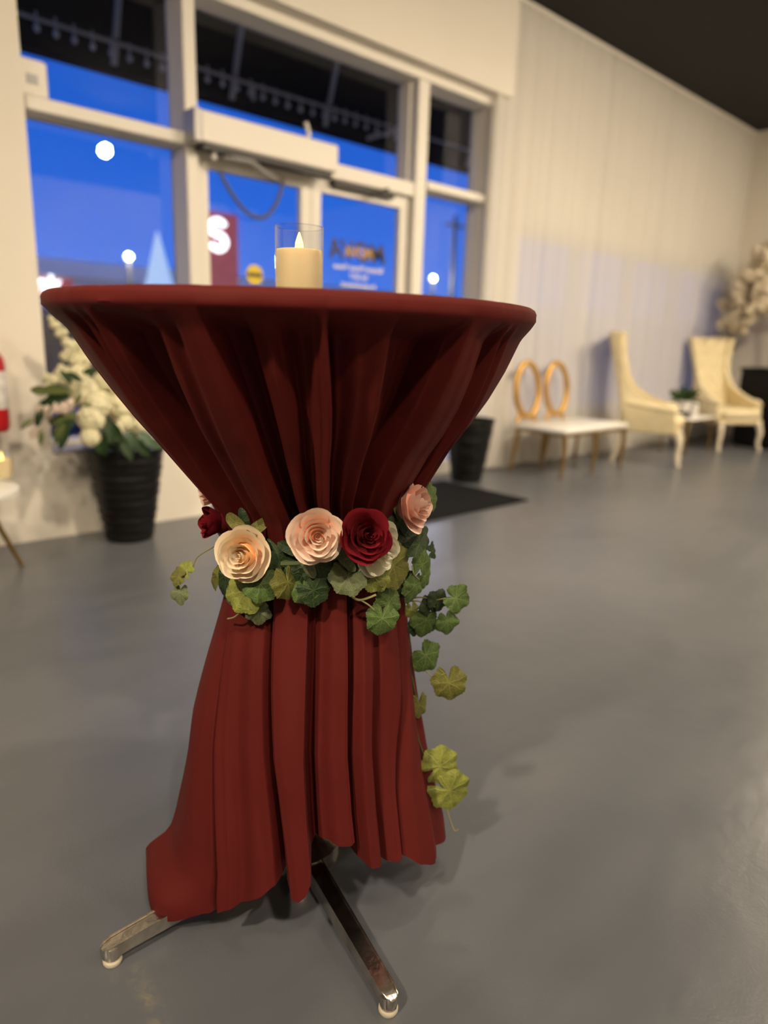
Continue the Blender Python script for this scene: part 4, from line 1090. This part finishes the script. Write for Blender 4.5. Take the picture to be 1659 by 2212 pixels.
def build_bouquet():
    t = thing('white_flower_bouquet', 'big bouquet of white hydrangeas with green fronds in the left black planter', 'flowers', (PL[0], PL[1], .42))
    B0 = Vector((PL[0], PL[1], .42)); rnd = random.Random(21)
    def put(me, px, py, Y, s, name):
        p = on_y(px, py, Y) - B0
        o = link(name, me, t); o.location = p; o.scale = (s, s, s); o.rotation_euler = (rnd.uniform(0, 6), rnd.uniform(0, 6), rnd.uniform(0, 6)); return p
    heads = [(182, 845, 3.30, 1.15), (232, 830, 3.34, 1.1), (212, 872, 3.24, 1.1), (196, 905, 3.22, 1.0), (255, 880, 3.30, 1.05), (195, 945, 3.20, .72), (250, 930, 3.22, .62), (268, 912, 3.28, .8),
             (168, 808, 3.34, .75), (235, 925, 3.24, .55), (290, 860, 3.34, 1.0), (300, 920, 3.34, .85), (330, 880, 3.4, 1.0)]
    for px, py, Y, s in heads:
        p = put(H1[rnd.randint(0, 1)], px, py, Y, s, 'hydrangea_head')
        q = MB(); q.tube([(0.02 * rnd.uniform(-1, 1), .02 * rnd.uniform(-1, 1), 0), p * .6 + Vector((0, 0, .03)), p], .004, 5); q.build('stem', M_leaf_far, t)
    sprays = [[(205, 860), (165, 800), (150, 745), (128, 712), (102, 692)], [(190, 850), (150, 815), (120, 818), (92, 826)], [(210, 850), (190, 790), (168, 770), (185, 740)], [(170, 880), (140, 790), (145, 760)]]
    for sp in sprays:
        pts = [on_y(x, y, 3.36) - B0 for x, y in sp]
        q = MB(); q.tube(pts, .0035, 5); q.build('stem', M_leaf_far3, t)
        for i in range(len(sp) - 1):
            for k in range(4 if i > 0 else 2):
                f = (k + .5) / 4; x = lerp(sp[i][0], sp[i + 1][0], f) + rnd.uniform(-9, 9); y = lerp(sp[i][1], sp[i + 1][1], f) + rnd.uniform(-9, 9)
                put(H2[rnd.randint(0, 1)], x, y, 3.36, rnd.uniform(.8, 1.25) if i < len(sp) - 2 else rnd.uniform(.45, .8), 'blossom')
    spray = [(165, 872), (130, 882), (100, 888), (84, 890)]
    pts = [on_y(x, y, 3.22) - B0 for x, y in spray]
    q = MB(); q.tube(pts, .004, 5); q.build('stem', M_leaf_far3, t)
    for k in range(18):
        f = k / 17; put(H3[0], lerp(168, 84, f) + rnd.uniform(-5, 5), lerp(870, 892, f) + rnd.uniform(-6, 6), 3.22, rnd.uniform(.7, 1.1), 'blossom')
    for k in range(14):
        put(H3[0], rnd.uniform(68, 150), rnd.uniform(900, 945), 3.30, rnd.uniform(.5, .9), 'blossom')
    def put_leaf(kind, px, py, Y, deg, s, side=0.0):
        p = on_y(px, py, Y) - B0; a = math.radians(deg)
        tip = ERT * math.sin(a) - Vector((0, 0, 1)) * math.cos(a)
        link('leaf', LB[kind], t, frame_from((VIEW + Vector((rnd.uniform(-.5, .5) + side, 0, rnd.uniform(.1, .7)))).normalized(), tip, p, s * .78))
    for kind, px, py, deg, s in (('d', 150, 855, -80, 1.0), ('d', 130, 862, -65, 1.0), ('o', 155, 845, -95, 1.1), ('d', 115, 868, -45, .9), ('o', 110, 850, -110, .9), ('d', 92, 880, -20, .7), ('d', 145, 805, 60, .55), ('d', 130, 800, 40, .55), ('d', 178, 805, 100, .6),
                                 ('d', 235, 905, 10, .9), ('d', 240, 910, 30, .9), ('d', 225, 930, 0, .9), ('s', 280, 930, 20, 1.1), ('s', 270, 940, -10, 1.1), ('s', 300, 935, 50, 1.1), ('s', 320, 950, 60, .9), ('s', 335, 955, 80, .8), ('d', 260, 945, 20, .9), ('d', 290, 945, 40, .9),
                                 ('o', 165, 895, -70, 1.0), ('d', 160, 905, -50, .9), ('o', 140, 915, -30, .8), ('d', 205, 925, -30, .7), ('o', 90, 930, -10, .5), ('o', 70, 905, -40, .5), ('d', 200, 935, 20, .8), ('d', 150, 925, -20, .8), ('o', 195, 870, -50, .5), ('o', 175, 850, -30, .5)):
        put_leaf(kind, px, py, 3.20, deg, s)
build_bouquet()

t = thing('side_table', 'small round white side table with splayed gold legs at the left edge', 'side table', (0.585, 3.06, 0))
b = MB(); b.lathe([(0.0, .375), (.20, .375), (.215, .382), (.215, .398), (.205, .402), (0, .402)], 48); b.build('tabletop', M_white, t)
for k in range(3):
    a = math.radians(34 + 120 * k)
    b = MB(); b.tube([(.10 * math.cos(a), .10 * math.sin(a), .376), (.295 * math.cos(a), .295 * math.sin(a), 0.004)], [.014, .009], 10); b.build('leg', M_gold_dark, t)
p = on_z(7, 1033, .402)
led_candle((p.x, p.y, .4025), 'flameless ivory candle in a glass cylinder on the small round side table', .115, .082)

t = thing('fire_extinguisher', 'red fire extinguisher with a white label hung on the wall at the left edge', 'fire extinguisher', (0.845, 3.515, 0.56))
b = MB(); b.lathe([(0.0, .004), (.052, .0), (.062, .012), (.066, .03), (.066, .295), (.062, .325), (.045, .350), (.022, .362), (.018, .375), (0, .376)], 32); b.build('cylinder', M_red, t)
b = MB(); b.lathe([(.0668, .105), (.0672, .106), (.0672, .268), (.0668, .27)], 32); b.f = [f for f in b.f if len(f) == 4]; b.build('label_band', M_label, t)
b = MB(); b.lathe([(.020, .372), (.020, .40), (.012, .41)], 14); b.box((-.012, -.07, .405), (.012, .05, .418), .003); b.box((-.010, -.085, .375), (.010, .02, .386), .002); b.build('valve_head', M_blackbox, t)
b = MB(); b.tube([(-.018, 0, .392), (-.06, -.02, .40), (-.080, -.03, .34), (-.078, -.03, .20), (-.072, -.04, .08)], .009, 8); b.build('hose', M_blackbox, t)
b = MB(); b.box((-.03, .062, .08), (.03, .084, .34), .003); b.build('wall_bracket', M_rail, t)

# ================================================================== RIGHT: bench, wing chairs, table, pedestal, blossom tree
mt = MB()
c0, c1 = on_z(1148, 1082), on_z(930, 1127)
mt.box((2.20, 2.715, 0.001), (3.845, 3.50, 0.012), 0.004); tag(mt.build('door_mat', M_mat, smooth=False), 'charcoal entrance mat on the floor in front of the glass doors', 'mat')

def build_bench():
    t = thing('oval_back_bench', 'gold bench with two open oval backs and a long white seat by the drape', 'bench', (4.66, 3.50, 0))
    W, D, zs = 0.96, 0.50, 0.40
    q = MB(); q.box((0, -D, zs - .045), (W, 0.0, zs), .014); q.build('seat', M_white, t)
    q = MB(); q.box((0.015, -D + .015, zs - .065), (W - .015, -.015, zs - .043)); q.build('seat_frame', M_gold_dark, t, smooth=False)
    for cx in (.155, .570):
        q = MB(); ell = [(cx + .155 * math.cos(2 * PI * k / 40), .0 + .02 * math.sin(2 * PI * k / 40), .665 + .215 * math.sin(2 * PI * k / 40)) for k in range(40)]
        q.tube(ell, .024, 10, True); o = q.build('oval_back', M_gold, t)
        for s in (-1, 1):
            q = MB(); q.tube([(cx + s * .075, -.01, .475), (cx + s * .11, -.01, .44), (cx + s * .125, -.01, zs - .02)], .015, 8); q.build('back_support', M_gold, t)
    for x, sp, y in ((.03, -.03, -.03), (.40, .035, -.03), (.47, -.035, -.03), (W - .03, .03, -.03)):
        q = MB(); q.tube([(x, y, zs - .05), (x + sp * .2, y + .005, .25), (x + sp, y + .03, .004)], [.020, .018, .011], 8); q.build('leg', M_gold_dark, t)
    for x in (.03, .48, W - .03):
        q = MB(); q.tube([(x, -D + .03, zs - .05), (x + .006, -D + .02, .22), (x - .004, -D + .03, .004)], [.022, .018, .010], 8); q.build('leg', M_gold_dark, t)
    return t
build_bench()

def wing_chair(loc, rz, label):
    """faces local -Y"""
    t = thing('wing_chair', label, 'chair', loc, rz, 'cream tufted wing chairs')
    zs = 0.44; HW = 0.29; H = 1.165
    zsam = [0.30, .40, .48, .53, .59, .67, .80, .95, 1.08, H]
    hw = [.270, .275, .275, .265, .245, .222, .215, .235, .262, .280]      # half width of the shell
    fwd = [.48, .48, .47, .40, .25, .14, .09, .09, .10, .11]              # how far its sides reach forward
    lean = [.00, .00, .01, .02, .03, .05, .08, .12, .15, .165]
    def shell(u, v, thick):
        z = lerp(.30, H, v); w = table(zsam, hw, z); f = table(zsam, fwd, z); l = table(zsam, lean, z)
        k = abs(u * 2 - 1); s = 1 if u > .5 else -1
        # rounded U in plan: back runs to k=.55 then turns forward
        if k < .5:
            x = s * (w - .05) * (k / .5); y = l + .0
            nx, ny = 0.0, 1.0
        else:
            g = (k - .5) / .5; a = min(1, g / .25) * PI / 2
            x = s * ((w - .05) + .05 * math.sin(a)); y = l - .05 * (1 - math.cos(a)) - max(0, (g - .25) / .75) * max(0, f - .05)
            nx, ny = s * math.sin(a), math.cos(a)
        tuft = 0.0
        if thick and k < .6 and z > .50:
            tuft = .010 * (math.sin(x * 46) * math.sin((z - .5) * 34))
        return (x - nx * (thick + tuft if thick else 0), y - ny * (thick + tuft if thick else 0), z)
    nu, nv = 61, 34
    q = MB(); q.grid(lambda u, v: shell(u, v, 0), nu, nv)
    q2 = MB(); q2.grid(lambda u, v: shell(u, v, .062), nu, nv)
    o1 = len(q.v); q.v += q2.v; q.f += [tuple(reversed([i + o1 for i in f])) for f in q2.f]
    for j in range(nv - 1):
        for i in (0, nu - 1):
            a, b_ = j * nu + i, (j + 1) * nu + i
            q.f.append((a, b_, b_ + o1, a + o1) if i else (b_, a, a + o1, b_ + o1))
    for i in range(nu - 1):
        a, b_ = (nv - 1) * nu + i, (nv - 1) * nu + i + 1
        q.f.append((a, b_, b_ + o1, a + o1)); q.f.append((i + 1, i, i + o1, i + 1 + o1))
    bk = q.build('backrest', M_uphol, t)
    q = MB(); q.ball((0, 0, 0), .009, 8, 5); bt_ = q.mesh('tufting_button', M_uphol)
    for r in range(4):
        for c in range(5 if r % 2 else 4):
            x = (c - (2 if r % 2 else 1.5)) * .08; z = .60 + r * .14
            link('tufting_button', bt_, bk).location = (x, table(zsam, lean, z) - .068, z)
    for s in (-1, 1):
        q = MB(); q.tube([(s * .245, -.06, .545), (s * .248, -.25, .520), (s * .252, -.44, .500), (s * .252, -.475, .475)], [.030, .033, .034, .030], 10); q.build('armrest', M_uphol, t)
    q = MB(); q.box((-.235, -.545, .33), (.235, -.03, zs), .03); q.build('seat', M_uphol, t)
    q = MB(); q.box((-.27, -.53, .285), (.27, .0, .335), .012); q.build('seat_frame', M_uphol, t)
    for s in (-1, 1):
        q = MB(); q.tube([(s * .235, -.50, .30), (s * .25, -.535, .20), (s * .245, -.52, .09), (s * .26, -.545, .004)], [.034, .026, .020, .018], 10); q.build('leg', M_chairleg, t)
        q = MB(); q.tube([(s * .235, -.03, .30), (s * .235, -.01, .15), (s * .235, .03, .004)], [.028, .024, .018], 10); q.build('leg', M_chairleg, t)
    return t
wing_chair((6.13, 3.36, 0), math.radians(24), 'cream wing chair seen from its side, right of the gold bench')
wing_chair((7.96, 3.34, 0), math.radians(-27), 'cream tufted wing chair facing the room, in front of the black pedestal')

t = thing('side_table', 'small white side table on thin gold legs between the two wing chairs', 'side table', (7.20, 3.20, 0))
b = MB(); b.box((-.30, -.16, .345), (.30, .16, .365), .006); b.build('tabletop', M_white, t)
b = MB(); b.box((-.29, -.15, .33), (.29, .15, .346)); b.build('apron', M_gold_dark, t, smooth=False)
for sx in (-1, 1):
    for sy in (-1, 1):
        b = MB(); b.tube([(sx * .27, sy * .13, .335), (sx * .27, sy * .13, .004)], .008, 8); b.build('leg', M_gold_dark, t)
p = on_z(1475, 886, .365)
t = thing('potted_plant', 'small green plant in a white and black pot on the side table', 'plant', (7.04, 3.20, .366))
b = MB(); b.lathe([(0.0, 0), (.058, 0), (.060, .06)], 20); b.build('pot_base', M_blackbox, t)
b = MB(); b.lathe([(0.060, 0.06), (.072, .13), (.074, .165), (.064, .165), (.06, .15), (0, .15)], 20); b.build('pot', M_white, t)
rnd = random.Random(4); lm = blade(.165, .022, mat('fresh_green_leaf', (0.045, 0.095, 0.018), 0.5), .5)
for k in range(42):
    a = rnd.uniform(0, 6.3); el = rnd.uniform(.15, 1.3)
    d = Vector((math.cos(a) * math.cos(el), math.sin(a) * math.cos(el), math.sin(el)))
    link('leaf', lm, t, frame_from(d.orthogonal() + Vector((0, 0, .4)), d, Vector((0, 0, .155)) + d * .01, rnd.uniform(.75, 1.15)))
t = thing('paper_card', 'pale grey blank card standing beside the potted plant', 'card', (7.28, 3.18, .366))
b = MB(); b.box((-.055, -.006, 0), (.055, 0, .15)); b.build('front_leaf', M_label, t, smooth=False)
b = MB(); b.add([(-.055, 0, .15), (.055, 0, .15), (.055, .05, 0), (-.055, .05, 0)], [(0, 1, 2, 3)]); b.build('rear_leaf', M_label, t, smooth=False)

t = thing('black_pedestal', 'plain black square pedestal at the right edge behind the wing chair', 'pedestal', (8.52, 2.80, 0))
b = MB(); b.box((-.33, -.33, .05), (.33, .33, .83), .008); b.build('body', M_blackbox, t, smooth=False)
b = MB(); b.box((-.31, -.31, 0), (.31, .31, .05)); b.build('plinth', M_blackbox, t, smooth=False)
b = MB(); b.box((-.345, -.345, .83), (.345, .345, .862), .006); b.build('top_slab', M_blackbox, t, smooth=False)

def blossom_tree():
    root = thing('blossom_tree', 'white blossom tree arching in from the right edge above the pedestal', 'tree', (8.50, 2.76, .863))
    B0 = Vector((8.52, 2.80, .863)); rnd = random.Random(8)
    q = MB(); q.lathe([(0.0, 0), (.10, 0), (.13, .12), (.14, .20), (.12, .20), (.11, .17), (0, .17)], 24); q.build('pot', M_white, root)
    q = MB(); q.tube([(0, 0, .16), (.02, -.03, .45), (-.01, -.04, .75), (.03, -.05, 1.0)], [.03, .025, .022, .018], 8); q.build('trunk', M_bark, root)
    blo = [floret_ball(16, .045, .034, s, M_blossom) for s in (31, 32, 33)]
    tips = [(1570, 690, 8.25), (1590, 700, 8.2), (1585, 640, 8.2), (1610, 600, 8.2), (1640, 560, 8.25), (1652, 535, 8.35), (1625, 660, 8.1), (1650, 640, 8.2), (1600, 665, 8.3), (1630, 610, 8.4), (1655, 590, 8.3), (1570, 660, 8.3)]
    for x, y, X in tips:
        e = on_x(x, y, X) - B0; s0 = Vector((0.0, -.04, .80)); mid = (s0 + e) / 2 + Vector((0, 0, .22))
        pts = []
        for k in range(9):
            s = k / 8; pts.append(s0 * (1 - s) ** 2 + mid * 2 * s * (1 - s) + e * s * s)
        q = MB(); q.tube(pts, [lerp(.012, .004, k / 8) for k in range(9)], 6); q.build('branch', M_bark, root)
        for k in range(3, 9):
            for c in range(5):
                p = pts[k] + Vector((rnd.uniform(-.09, .09), rnd.uniform(-.10, .10), rnd.uniform(-.09, .08)))
                o = link('blossom', blo[rnd.randint(0, 2)], root); o.location = p; s = rnd.uniform(.7, 1.25); o.scale = (s, s, s); o.rotation_euler = (rnd.uniform(0, 6), rnd.uniform(0, 6), 0)
    for k in range(60):           # the far half of the crown
        a = rnd.uniform(-2.2, 1.4); r = rnd.uniform(.2, .75)
        o = link('blossom', blo[rnd.randint(0, 2)], root); o.location = (min(.28, r * math.cos(a) * .5), r * math.sin(a) - .1, 1.0 + rnd.uniform(-.3, .35) - .25 * r); s = rnd.uniform(.6, 1.05); o.scale = (s, s, s)
blossom_tree()
